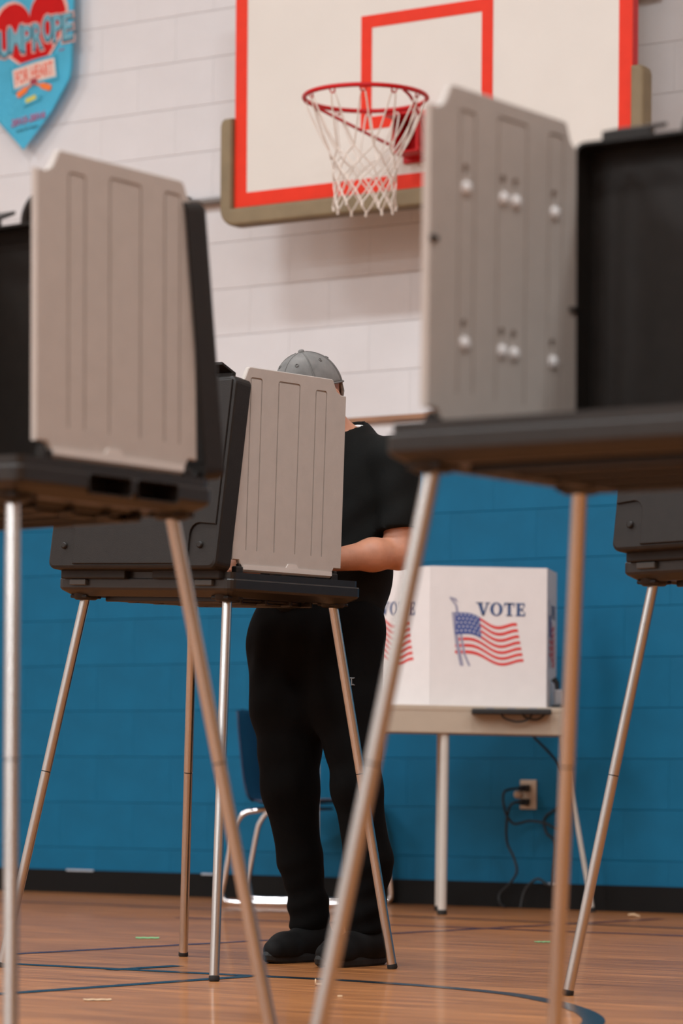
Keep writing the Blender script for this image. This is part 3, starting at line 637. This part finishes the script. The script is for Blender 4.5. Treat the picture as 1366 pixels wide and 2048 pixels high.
# power strip on the table edge and hanging loops
ps = empty('power_strip', (.64, 11.74, TZ-.024)); tag(ps, 'black power strip fixed under the table edge below the white card screen', 'power strip')
MB().box((0, -.03, .004), (.30, .07, .022), .005).obj('strip_body', M['cord'], ps)
for x in (-.08, .0, .08): MB().box((x, -.03, .0165), (.03, .025, .006), .002).obj('socket', M['device'], ps)
def cable(name, pts, r, label, n=6):
    o0 = Vector(pts[0]); o = MB().tube([p-o0 for p in smooth_path(pts, n)], r, 8).obj(name, M['cord']); o.location = o0; tag(o, label, 'cable'); return o
y = 11.705
cable('power_cable', [(.60, y, TZ-.026), (.615, y, TZ-.045), (.66, y, TZ-.058), (.70, y, TZ-.050), (.72, y, TZ-.027)], .004, 'wide black cable loop hanging under the power strip')
cable('power_cable', [(.68, y+.012, TZ-.026), (.70, y+.012, TZ-.044), (.74, y+.012, TZ-.048), (.77, y+.012, TZ-.027)], .004, 'narrow black cable loop hanging under the power strip')
gd = empty('charging_device', (.835, 11.93, TZ-.004)); tag(gd, 'small grey device with black knob beside the white card screen', 'device')
MB().box((0, 0, .008), (.055, .07, .016), .004).obj('base', M['cord'], gd); MB().box((0, .01, .045), (.036, .04, .06), .006).obj('body', M['device'], gd); MB().tube([(-.006, .01, .07), (-.008, .01, .10), (-.022, .01, .118)], [.008, .010, .012], 10).obj('knob', M['cord'], gd)
# wall outlet with plugs and cords
OA, OZ = .895, .456
ou = empty('wall_outlet', WP(OA, 0, OZ), RZW); tag(ou, 'ivory wall outlet on the blue block wall below the folding table', 'outlet')
MB().box((0, -.004, 0), (.074, .010, .118), .003).obj('cover_plate', M['outlet'], ou)
for z in (-.028, .028): MB().box((0, -.010, z), (.036, .004, .036), .004).obj('receptacle', M['outlet'], ou)
for z, nm in ((.026, 'upper'), (-.030, 'lower')):
    pg = empty('power_plug', WP(OA-.002, .012, OZ+z), RZW); tag(pg, nm + ' black power plug pushed into the ivory wall outlet', 'plug')
    MB().box((0, -.018, 0), (.030, .040, .026), .004).box((0, -.045, 0), (.018, .024, .016), .004).obj('plug_body', M['cord'], pg)
pa = MB().lathe([(0, 0), (.014, 0), (.016, .004), (.016, .03), (.012, .036), (0, .036)], 18, Matrix.Rotation(PI/2, 4, 'X')).obj('plug_adapter', M['outlet']); pa.location = WP(OA-.012, .045, OZ+.0); pa.rotation_euler = (0, 0, RZW); tag(pa, 'round ivory plug adapter between the two black plugs', 'adapter')
def wc(name, pts, label): return cable(name, [WP(*p) for p in pts], .005, label)
wc('outlet_cord', [(OA-.004, .066, OZ-.030), (OA-.03, .09, OZ-.04), (OA-.055, .08, OZ-.10), (OA-.065, .06, OZ-.19), (OA-.04, .05, OZ-.25), (OA-.025, .05, OZ-.31), (OA-.06, .05, OZ-.36), (OA-.10, .055, OZ-.40), (OA-.09, .07, OZ-.435), (OA-.05, .1, .006)], 'black cord wriggling down the blue wall from the lower plug to the floor')
wc('outlet_cord', [(OA-.004, .070, OZ+.026), (OA-.045, .12, OZ+.01), (OA-.045, .115, OZ-.06), (OA-.02, .09, OZ-.115), (OA+.03, .05, OZ-.105), (OA+.10, .05, OZ-.112), (OA+.18, .06, OZ-.13), (OA+.22, .08, OZ-.02), (OA+.2, .12, OZ+.12), (OA+.13, .2, OZ+.23)], 'black cord looping from the upper plug to the folding table')
wc('outlet_cord', [(OA+.15, .02, OZ-.05), (OA+.085, .018, OZ-.09), (OA+.09, .018, OZ-.15), (OA+.13, .02, OZ-.19), (OA+.14, .05, OZ-.30), (OA+.13, .05, OZ-.36), (OA+.07, .05, OZ-.335), (OA+.02, .06, OZ-.38), (OA+.01, .08, .006)], 'black cord curling against the wall behind the slanted putty leg')
# ------------------------------------------------------------------ blue school chair
ch = empty('school_chair', (-.185, 12.64, 0), math.radians(-14)); tag(ch, 'navy plastic school chair with chrome legs by the blue wall', 'chair')
def shell_surface():
    P = []; NU, NVv = 26, 12
    prof = smooth_path([(.30, .390, 0), (.275, .410, 0), (.15, .412, 0), (-.02, .402, 0), (-.11, .405, 0), (-.165, .43, 0), (-.19, .50, 0), (-.205, .60, 0), (-.218, .70, 0), (-.226, .775, 0), (-.235, .79, 0)], 3)
    rowsP = []
    for i, p in enumerate(prof):
        u = i/(len(prof)-1); wd = .205*(1-.18*max(0, u-.55)/.45) * (1 - .35*max(0, u-.94)/.06)
        row = []
        for j in range(NVv+1):
            v = 2*j/NVv-1; dish = .022*v*v
            sgn = 1 if u < .45 else 0
            row.append((p.x + (dish if not sgn else 0), v*wd, p.y + (dish*.7 if sgn else 0)))
        rowsP.append(row)
    b = bmesh.new(); V = [[b.verts.new(q) for q in r] for r in rowsP]
    for i in range(len(V)-1):
        for j in range(NVv): b.faces.new((V[i][j], V[i][j+1], V[i+1][j+1], V[i+1][j]))
    bmesh.ops.recalc_face_normals(b, faces=b.faces); bmesh.ops.solidify(b, geom=b.faces[:], thickness=.008)
    me = bpy.data.meshes.new('seat_shell'); b.to_mesh(me); b.free(); return me
link('seat_shell', shell_surface(), M['navy'], ch, True)
for s in (-1, 1):
    yy = s*.18
    fp = smooth_path([(-.075, yy*.72, .392), (-.11, yy*.9, .385), (-.165, yy, .373), (-.20, yy, .33), (-.215, yy, .28), (-.245, yy, .12), (-.258, yy, .055), (-.248, yy, .020), (-.205, yy, .0115), (-.10, yy, .0115), (.05, yy, .0115), (.31, yy, .0115), (.352, yy, .02), (.359, yy, .055), (.342, yy, .20), (.325, yy, .33), (.30, yy*.95, .375), (.24, yy*.8, .392)], 5)
    MB().tube(fp, .0115, 12).obj('sled_leg', M['chrome'], ch)
MB().box((0, 0, .390), (.24, .31, .012), .003).obj('seat_bracket', M['steel'], ch)
# ------------------------------------------------------------------ the voter
class Vox:
    def __init__(s, lo, hi, h):
        s.h = h; s.lo = np.array(lo, float); s.n = np.ceil((np.array(hi)-s.lo)/h).astype(int)+1
        s.ax = [s.lo[i] + h*np.arange(s.n[i], dtype=np.float32) for i in range(3)]; s.F = np.full(s.n, .5, np.float32)
    def sl(s, lo, hi):
        i0 = np.maximum(0, np.floor((np.array(lo)-s.lo)/s.h).astype(int)); i1 = np.minimum(s.n, np.ceil((np.array(hi)-s.lo)/s.h).astype(int)+1)
        q = tuple(slice(a, b) for a, b in zip(i0, i1)); return q, np.meshgrid(*[s.ax[i][q[i]] for i in range(3)], indexing='ij', sparse=True)
    def put(s, d, q, k, sub=False):
        A = s.F[q]
        if sub:
            B = -d; h = np.maximum(k-np.abs(A-B), 0)/max(k, 1e-6); s.F[q] = np.maximum(A, B) + h*h*k*.25
        else:
            h = np.maximum(k-np.abs(A-d), 0)/max(k, 1e-6); s.F[q] = np.minimum(A, d) - h*h*k*.25
    def cone(s, a, b, ra, rb, k=.02, sub=False, cutend=None):
        a = np.array(a, float); b = np.array(b, float); m = max(ra, rb)+k+.015
        q, (X, Y, Z) = s.sl(np.minimum(a, b)-m, np.maximum(a, b)+m)
        ba = b-a; L2 = max(ba@ba, 1e-9); t0 = ((X-a[0])*ba[0]+(Y-a[1])*ba[1]+(Z-a[2])*ba[2])/L2; t = np.clip(t0, 0, 1)
        d = np.sqrt((X-a[0]-t*ba[0])**2+(Y-a[1]-t*ba[1])**2+(Z-a[2]-t*ba[2])**2) - (ra+(rb-ra)*t)
        if cutend is not None: d = np.maximum(d, (t0-cutend)*math.sqrt(L2))
        s.put(d.astype(np.float32), q, k, sub)
    def ell(s, c, r, k=.02, R=None, sub=False):
        c = np.array(c, float); r = np.array(r, float); m = max(r)+k+.015
        q, (X, Y, Z) = s.sl(c-m, c+m); x, y, z = X-c[0], Y-c[1], Z-c[2]
        if R is not None: x, y, z = (R[0][0]*x+R[1][0]*y+R[2][0]*z, R[0][1]*x+R[1][1]*y+R[2][1]*z, R[0][2]*x+R[1][2]*y+R[2][2]*z)
        k0 = np.sqrt((x/r[0])**2+(y/r[1])**2+(z/r[2])**2); k1 = np.sqrt((x/r[0]**2)**2+(y/r[1]**2)**2+(z/r[2]**2)**2)+1e-6
        s.put((k0*(k0-1)/k1).astype(np.float32), q, k, sub)
    def plane(s, nrm, off):      # keep n.p < off
        X, Y, Z = np.meshgrid(*s.ax, indexing='ij', sparse=True); s.F = np.maximum(s.F, (nrm[0]*X+nrm[1]*Y+nrm[2]*Z-off).astype(np.float32))
    def ripple(s, fn, lo, hi):
        q, (X, Y, Z) = s.sl(lo, hi); s.F[q] = s.F[q] + fn(X, Y, Z).astype(np.float32)
    def mesh(s, name):
        F = s.F; I = F < 0; nx, ny, nz = F.shape
        cs = np.zeros((nx-1, ny-1, nz-1), np.int8)
        for dx in (0, 1):
            for dy in (0, 1):
                for dz in (0, 1): cs += I[dx:nx-1+dx, dy:ny-1+dy, dz:nz-1+dz]
        act = np.argwhere((cs > 0) & (cs < 8)); idx = np.full(cs.shape, -1, np.int64); idx[tuple(act.T)] = np.arange(len(act))
        acc = np.zeros((len(act), 3)); cnt = np.zeros(len(act))
        cor = [(a, b, c) for a in (0, 1) for b in (0, 1) for c in (0, 1)]
        for p in cor:
            for axn in range(3):
                if p[axn]: continue
                qv = list(p); qv[axn] = 1
                A = F[act[:, 0]+p[0], act[:, 1]+p[1], act[:, 2]+p[2]]; B = F[act[:, 0]+qv[0], act[:, 1]+qv[1], act[:, 2]+qv[2]]
                mk = (A < 0) != (B < 0); t = np.where(mk, A/np.where(mk, A-B, 1), 0)
                pt = np.tile(np.array(p, float), (len(act), 1)); pt[:, axn] += t
                acc += pt*mk[:, None]; cnt += mk
        V = (acc/cnt[:, None] + act)*s.h + s.lo
        faces = []
        for axn in range(3):
            sa = [slice(1, -1)]*3; sb = [slice(1, -1)]*3; sa[axn] = slice(0, F.shape[axn]-1); sb[axn] = slice(1, F.shape[axn])
            A = I[tuple(sa)]; B = I[tuple(sb)]; e = np.argwhere(A != B); pos = A[tuple(e.T)]
            g = e.copy(); u, v = (axn+1) % 3, (axn+2) % 3; g[:, u] += 1; g[:, v] += 1
            def cid(du, dv):
                c = g.copy(); c[:, u] += du; c[:, v] += dv; return idx[c[:, 0], c[:, 1], c[:, 2]]
            Q = np.stack([cid(-1, -1), cid(0, -1), cid(0, 0), cid(-1, 0)], 1); Q[~pos] = Q[~pos][:, ::-1]; faces.append(Q)
        Q = np.concatenate(faces); Q = Q[(Q >= 0).all(1)]
        nb_ = np.zeros_like(V); c2 = np.zeros(len(V))                 # one light smoothing pass
        for i in range(4):
            for j in (1, 3):
                np.add.at(nb_, Q[:, i], V[Q[:, (i+j) % 4]]); np.add.at(c2, Q[:, i], 1)
        V = V*.5 + .5*nb_/np.maximum(c2, 1)[:, None]
        me = bpy.data.meshes.new(name); me.vertices.add(len(V)); me.vertices.foreach_set('co', V.ravel())
        me.loops.add(Q.size); me.loops.foreach_set('vertex_index', Q.ravel()); me.polygons.add(len(Q)); me.polygons.foreach_set('loop_start', np.arange(0, Q.size, 4)); me.polygons.foreach_set('loop_total', np.full(len(Q), 4))
        me.polygons.foreach_set('use_smooth', np.ones(len(Q), bool)); me.update(calc_edges=True); me.validate(); return me
MAN = Vector((-.045, 8.70, 0)); MANR = math.radians(140.2)
man = empty('person', MAN, MANR); tag(man, 'person in a grey cap, black t-shirt and black sweatpants writing at a voting booth', 'person')
# joints (x = person's right, y = forward, z = up)
HDC = np.array((.050, .020, 1.594)); PITCH = math.radians(-20)
RH = np.array(Matrix.Rotation(PITCH, 3, 'X')); HM = Matrix.Translation(HDC) @ Matrix.Rotation(PITCH, 4, 'X')
def hp_(x, y, z): return HDC + RH @ np.array((x, y, z))
SHL, ELL, WRL = (-.165, -.100, 1.408), (-.192, -.088, 1.150), (-.128, .150, 1.118)
SHR, ELR, WRR = (.215, -.100, 1.408), (.285, -.070, 1.160), (.205, .170, 1.118)
HIPR, HIPL = (.172, -.055, .89), (-.015, -.055, .90)
KNR, KNL = (.142, -.012, .50), (-.103, -.012, .50)
ANR, ANL = (.120, -.085, .085), (-.115, -.045, .085)
bd = Vox((-.34, -.32, -.01), (.46, .46, 1.77), .0055)
# head
bd.ell(hp_(0, -.008, .030), (.076, .096, .092), .01, RH); bd.ell(hp_(0, .028, -.030), (.062, .070, .090), .03, RH); bd.ell(hp_(0, .048, -.082), (.046, .044, .038), .03, RH)
bd.cone(hp_(0, .090, .012), hp_(0, .112, -.030), .010, .014, .012); bd.ell(hp_(0, .085, .022), (.052, .016, .010), .015, RH)
bd.ell(hp_(0, .088, -.062), (.024, .010, .006), .008, RH); bd.ell(hp_(0, .086, -.073), (.021, .010, .006), .006, RH)
for sx in (-1, 1):
    bd.ell(hp_(sx*.030, .094, .004), (.016, .012, .009), .008, RH, sub=True)
    bd.ell(hp_(sx*.083, -.006, -.016), (.012, .025, .035), .006, RH); bd.ell(hp_(sx*.092, -.001, -.014), (.007, .014, .021), .004, RH, sub=True); bd.ell(hp_(sx*.080, .004, -.042), (.008, .010, .012), .006, RH)
bd.cone((.034, -.115, 1.44), hp_(0, -.022, -.045), .060, .056, .035)
# torso and hips (under the clothes)
bd.ell((.028, -.105, 1.32), (.165, .105, .19), .05); bd.ell((.065, -.060, 1.08), (.160, .110, .20), .05); bd.ell((.075, -.055, .93), (.165, .120, .12), .05)
bd.cone(SHL, SHR, .052, .052, .05)
def arm(sh, el, wr):
    bd.cone(sh, el, .054, .042, .03); m = np.array(el)*.62+np.array(wr)*.38; m = m + np.array((0, 0, .004)); bd.cone(el, m, .042, .043, .025); bd.cone(m, wr, .043, .029, .025)
arm(SHL, ELL, WRL); arm(SHR, ELR, WRR)
def hand(wr, fw, side, th_side):
    """fw forward unit (xy), fingers spread across side; resting on the table top"""
    w_ = np.array(wr); f = np.array((fw[0], fw[1], 0.0)); f /= np.linalg.norm(f); r = np.array((f[1], -f[0], 0.0))*th_side   # r points to the thumb side
    zt = 1.069
    palm = w_ + f*.055; palm[2] = zt+.021
    bd.cone(w_, palm, .027, .022, .02)
    kn = palm + f*.040
    bd.cone(palm + r*.020, kn + r*.026, .017, .013, .012); bd.cone(palm - r*.020, kn - r*.026, .017, .012, .012); bd.cone(palm, kn, .018, .013, .012)
    for i, (o_, L, lift) in enumerate(((.034, .070, .022), (.0115, .080, .026), (-.0115, .074, .024), (-.034, .058, .018))):
        b0 = kn + r*o_; b1 = b0 + f*L*.5 + r*o_*.18; b2 = b0 + f*L*.90 + r*o_*.22
        b0[2] = zt+.020; b1[2] = zt+lift; b2[2] = zt+.010
        bd.cone(b0, b1, .0095, .0085, .003); bd.cone(b1, b2, .0085, .0072, .003)
    t0 = palm - f*.010 + r*.026; t1 = palm + f*.018 + r*.052; t2 = palm + f*.050 + r*.060
    t0[2] = zt+.020; t1[2] = zt+.020; t2[2] = zt+.012
    bd.cone(t0, t1, .013, .0105, .008); bd.cone(t1, t2, .0105, .0085, .004)
hand(WRL, (.25, 1), 0, 1); hand(WRR, (-.35, 1), 0, -1)
for hp, kn, an in ((HIPR, KNR, ANR), (HIPL, KNL, ANL)):
    bd.cone(hp, kn, .072, .046, .03); md_ = (np.array(kn)+np.array(an))/2 + np.array((0, .008, 0)); bd.cone(kn, md_, .042, .034, .02); bd.cone(md_, an, .034, .032, .02); bd.cone(an, (an[0], an[1]+.12, .045), .034, .028, .03)
body = link('body', bd.mesh('body'), M['skin'], man); del bd
# trousers
tr = Vox((-.22, -.30, .03), (.36, .24, 1.08), .0075)
tr.ell((.075, -.056, .96), (.198, .152, .15), .04)
tr.cone(HIPR, (.158, -.03, .72), .130, .116, .06); tr.cone((.155, -.03, .72), (.150, -.02, .60), .112, .088, .02); tr.cone((.150, -.02, .60), KNR, .088, .080, .02); tr.cone(KNR, (.130, -.045, .29), .080, .060, .03); tr.cone((.130, -.045, .29), (ANR[0], ANR[1]+.008, .145), .060, .054, .03); tr.cone((ANR[0], ANR[1]+.012, .150), (ANR[0], ANR[1]+.012, .112), .058, .056, .015)
tr.cone(HIPL, (-.045, -.035, .72), .112, .102, .06); tr.cone((-.045, -.035, .72), (-.085, -.02, .60), .102, .076, .02); tr.cone((-.085, -.02, .60), (-.105, -.01, .50), .076, .068, .02); tr.cone((-.105, -.01, .50), (-.126, -.04, .29), .068, .064, .03); tr.cone((-.126, -.04, .29), (ANL[0], ANL[1]+.006, .145), .064, .055, .03); tr.cone((ANL[0], ANL[1]+.012, .150), (ANL[0], ANL[1]+.012, .112), .058, .056, .015)
tr.ripple(lambda X, Y, Z: .0035*np.sin(Z*95+X*22+2*np.sin(Y*18))*np.clip((.34-Z)/.2, 0, 1)*np.clip((Z-.05)*20, 0, 1) + .0020*np.sin(Z*38+X*30+Y*35)*np.clip((Z-.3)*4, 0, 1)*np.clip((.75-Z)*4, 0, 1), (-.22, -.3, .03), (.36, .24, .80))
tr.ripple(lambda X, Y, Z: .004*np.sin(X*60+Z*22)*np.clip((Z-.75)*8, 0, 1)*np.clip((.98-Z)*8, 0, 1), (-.22, -.3, .74), (.36, .24, 1.0))
tr.plane((0, 0, -1), -.088); tr.plane((0, 0, 1), 1.03)
trousers = link('trousers', tr.mesh('trousers'), M['pants'], man); del tr
# t-shirt
sh = Vox((-.28, -.30, .95), (.38, .16, 1.58), .007)
sh.ell((.030, -.105, 1.30), (.186, .128, .22), .06); sh.ell((.055, -.072, 1.12), (.190, .142, .22), .06); sh.cone((.068, -.068, 1.10), (.068, -.066, .99), .170, .158, .06)
sh.cone((-.135, -.105, 1.416), (.185, -.105, 1.416), .062, .062, .06); sh.cone((.034, -.130, 1.45), (.034, -.130, 1.478), .085, .075, .05)
for s_, e_ in ((SHL, ELL), (SHR, ELR)):
    s3, e3 = np.array(s_), np.array(e_); sh.cone(s3, s3*.25+e3*.75, .066, .062, .03, cutend=1.0)
sh.plane((0, 0, -1), -.985)
sh.ripple(lambda X, Y, Z: .0030*np.sin(Z*55+X*24+3*np.sin(Y*15))*np.clip((1.42-Z)*6, 0, 1) + .004*np.sin(X*48+Z*14)*np.clip((1.25-Z)*5, 0, 1), (-.28, -.3, .95), (.38, .16, 1.45))
NC, ND = np.array((.034, -.118, 1.480)), np.array((0, .47, .883))
sh.cone(NC + ND*.012, NC+ND*.14, .066, .085, .006, sub=True)
link('t_shirt', sh.mesh('t_shirt'), M['shirt'], man); del sh
u_ = np.array((1, 0, 0)); v_ = np.cross(ND, u_)
def ring(r, off, rad): return MB().tube([tuple(NC + ND*off + (u_*math.cos(t)+v_*math.sin(t))*r) for t in [2*PI*k/40 for k in range(40)]], rad, 10, closed=True)
ring(.068, .004, .0085).obj('collar', M['shirt'], man); ring(.0625, .017, .0058).obj('undershirt_collar', M['white'], man)
# shoes
for an, turn in ((ANR, .03), (ANL, -.02)):
    sv = Vox((-.09, -.13, -.005), (.09, .26, .16), .005)
    sv.cone((0, -.042, .052), (0, .02, .060), .043, .046, .03); sv.cone((0, .02, .055), (.0, .125, .040), .046, .043, .03); sv.cone((0, .125, .040), (-.004, .168, .036), .044, .034, .02); sv.cone((0, -.012, .07), (0, -.008, .125), .048, .044, .03)
    sv.plane((0, 0, -1), -.018); sv.plane((0, 0, 1), .135)
    me = sv.mesh('shoe'); T4 = Matrix.Translation((an[0], an[1], 0)) @ Matrix.Rotation(turn, 4, 'Z'); me.transform(T4); so = link('shoe', me, M['shoe'], man)
    ol = []
    for t in [2*PI*k/36 for k in range(36)]:
        cy = .060 + .145*math.sin(t); wd = .040 + .008*math.sin(t)+.004*math.sin(2*t); ol.append((wd*math.cos(t)*(1.0), cy))
    mb = MB(); n = len(ol); vs = []
    for sc, z in ((.93, .0), (1, .006), (1.02, .018), (.98, .028)):
        for x, y in ol: vs.append((x*sc, (y-.06)*sc+.06, z + max(0, (y-.15))**2*2.2))
    fs = [(i*n+k, i*n+(k+1) % n, (i+1)*n+(k+1) % n, (i+1)*n+k) for i in range(3) for k in range(n)] + [tuple(range(n-1, -1, -1)), tuple(range(3*n, 4*n))]
    mb.add(vs, fs, False); ms = mb.mesh('sole'); ms.transform(T4); link('sole', ms, M['sole'], so)
# cap
cp = MB(); NA, NP = 48, 14; CR = (.0875, .1085, .104)
def crown(th, ph, ex=0.0):
    """th azimuth (pi/2 = front), ph 0 rim .. 1 top, in head frame"""
    a = ph*PI/2; rx, ry, rz = (q+ex for q in CR); k = math.cos(a)**.92; x = rx*math.cos(th)*k; y = ry*math.sin(th)*k - .004; drop = -.016*max(0, -math.sin(th))*(1-ph) + .006*max(0, math.sin(th))*(1-ph)
    pinch = 1-.010*abs(math.sin(3*th))*math.sin(2*a)
    return HM @ Vector((x*pinch, y*pinch, .028 + rz*math.sin(a)*.95 + drop))
vs = [crown(2*PI*i/NA, j/NP) for j in range(NP) for i in range(NA)] + [crown(0, 1)]
fs = [(j*NA+i, j*NA+(i+1) % NA, (j+1)*NA+(i+1) % NA, (j+1)*NA+i) for j in range(NP-1) for i in range(NA)] + [((NP-1)*NA+i, (NP-1)*NA+(i+1) % NA, NP*NA) for i in range(NA)]
cp.add(vs, fs, True); cap = cp.obj('cap', M['cap'], man); cap['label'] = 'washed grey baseball cap'
sd = cap.modifiers.new('thick', 'SOLIDIFY'); sd.thickness = .003; sd.offset = -1
for q in range(6):
    th = PI/2 + q*PI/3
    for o_ in (-.035, .035) if q % 3 else (0,):
        MB().tube([crown(th+o_*(1-j/12)**.5, j/12, .0006) for j in range(12)], .0013, 6).obj('cap_seam', M['cap_seam'], cap)
    e = crown(th+PI/6, .52, .001); nrm = (e - crown(th+PI/6, .52, -.01)).normalized()
    uu, vv = basis(nrm); MB().tube([e + (uu*math.cos(t)+vv*math.sin(t))*.0045 for t in [2*PI*k/12 for k in range(12)]], .0014, 6, closed=True).obj('eyelet', M['cap_seam'], cap)
MB().lathe([(0, .008), (.005, .0075), (.0085, .005), (.0095, 0), (.0095, -.004)], 16, Matrix.Translation(crown(0, 1)) @ Matrix.Rotation(PITCH, 4, 'X')).obj('cap_button', M['cap'], cap)
MB().tube([crown(2*PI*i/48, .015, .0015) for i in range(48)], .0028, 6, closed=True).obj('cap_band', M['cap_seam'], cap)
vz = MB(); n = 20; A, B, A2, B2 = [], [], [], []
for i in range(n+1):
    t = -1+2*i/n; th = PI/2 - t*1.02; p = HM.inverted() @ crown(th, .02, .001)
    ext = .072*math.sqrt(max(0, 1-abs(t)**2.6)); q = Vector((p.x*1.02, p.y+ext, p.z - .010*t*t - .012*(ext/.072)))
    A.append(HM @ p); B.append(HM @ q); A2.append(HM @ (p+Vector((0, 0, -.004)))); B2.append(HM @ (q+Vector((0, 0, -.004))))
vz.strip(A, B).strip(B2, A2).strip(B, B2).strip(A2, A); vz.obj('visor', M['cap'], cap)
def patch(name, th0, th1, p0, p1, m, ex):
    vs = [crown(th0+(th1-th0)*i/8, p0+(p1-p0)*j/3, ex) for j in range(4) for i in range(9)]
    MB().add(vs, [(j*9+i, j*9+i+1, (j+1)*9+i+1, (j+1)*9+i) for j in range(3) for i in range(8)], True).obj(name, m, cap)
patch('cap_logo', PI/2+.42, PI/2-.42, .10, .29, M['cap_red'], .0022); patch('cap_logo', PI/2+.40, PI/2-.40, .10, .135, M['white'], .0030)
# hair fringe under the cap at the back, eyes
hv = MB()
for i in range(60):
    th = PI*1.24 + (PI*.52)*i/59; p = HM @ Vector((.0805*math.cos(th), .100*math.sin(th)-.006, .020)); q = HM @ Vector((.074*math.cos(th), .090*math.sin(th)-.008, -.028 - .01*random.random())); hv.tube([p, (p+q)/2 + (p-Vector(HDC)).normalized()*.003, q], [.005, .006, .0015], 5)
hv.obj('hair', M['hair'], man)
for sx in (-1, 1):
    eo = MB().lathe([(.0115*math.sin(t), -.0115*math.cos(t)) for t in [PI*k/10 for k in range(11)]], 16, HM @ Matrix.Translation((sx*.030, .080, .004))).obj('eye', M['eye'], man)
    MB().lathe([(0, .0004), (.0052, .0004), (.0056, -.002)], 14, HM @ Matrix.Translation((sx*.030, .0908, .003)) @ Matrix.Rotation(-PI/2, 4, 'X')).obj('iris', M['iris'], eo)
    MB().tube([hp_(sx*.014, .094, .022), hp_(sx*.032, .096, .027), hp_(sx*.048, .083, .022)], [.003, .004, .002], 6).obj('eyebrow', M['hair'], man)
# embroidered C on the trouser thigh
from mathutils.bvhtree import BVHTree
bv = BVHTree.FromPolygons([v.co[:] for v in trousers.data.vertices], [tuple(p.vertices) for p in trousers.data.polygons])
side = Vector((-.70, .55, 0)).normalized(); src = Vector((-.052, -.02, .79)); hit = bv.ray_cast(src + side*.6, -side)
if hit[0]:
    p, nrm = hit[0], hit[1]
    if nrm.dot(side) < 0: nrm = -nrm
    X = Vector((0, 0, 1)).cross(nrm).normalized(); Z = nrm.cross(X); mb = MB()
    arcp = [p + nrm*.003 + X*.010*math.cos(t) + Z*.010*math.sin(t) for t in [math.radians(a) for a in range(50, 311, 20)]]
    mb.tube(arcp, .0016, 6); mb.tube([p+nrm*.003+X*.001+Z*.009, p+nrm*.003+X*.001-Z*.009], .0018, 6); mb.tube([p+nrm*.003-X*.003+Z*.010, p+nrm*.003+X*.010+Z*.010], .0012, 6); mb.tube([p+nrm*.003-X*.003-Z*.010, p+nrm*.003+X*.010-Z*.010], .0012, 6)
    mb.obj('trouser_logo', M['logo'], man)
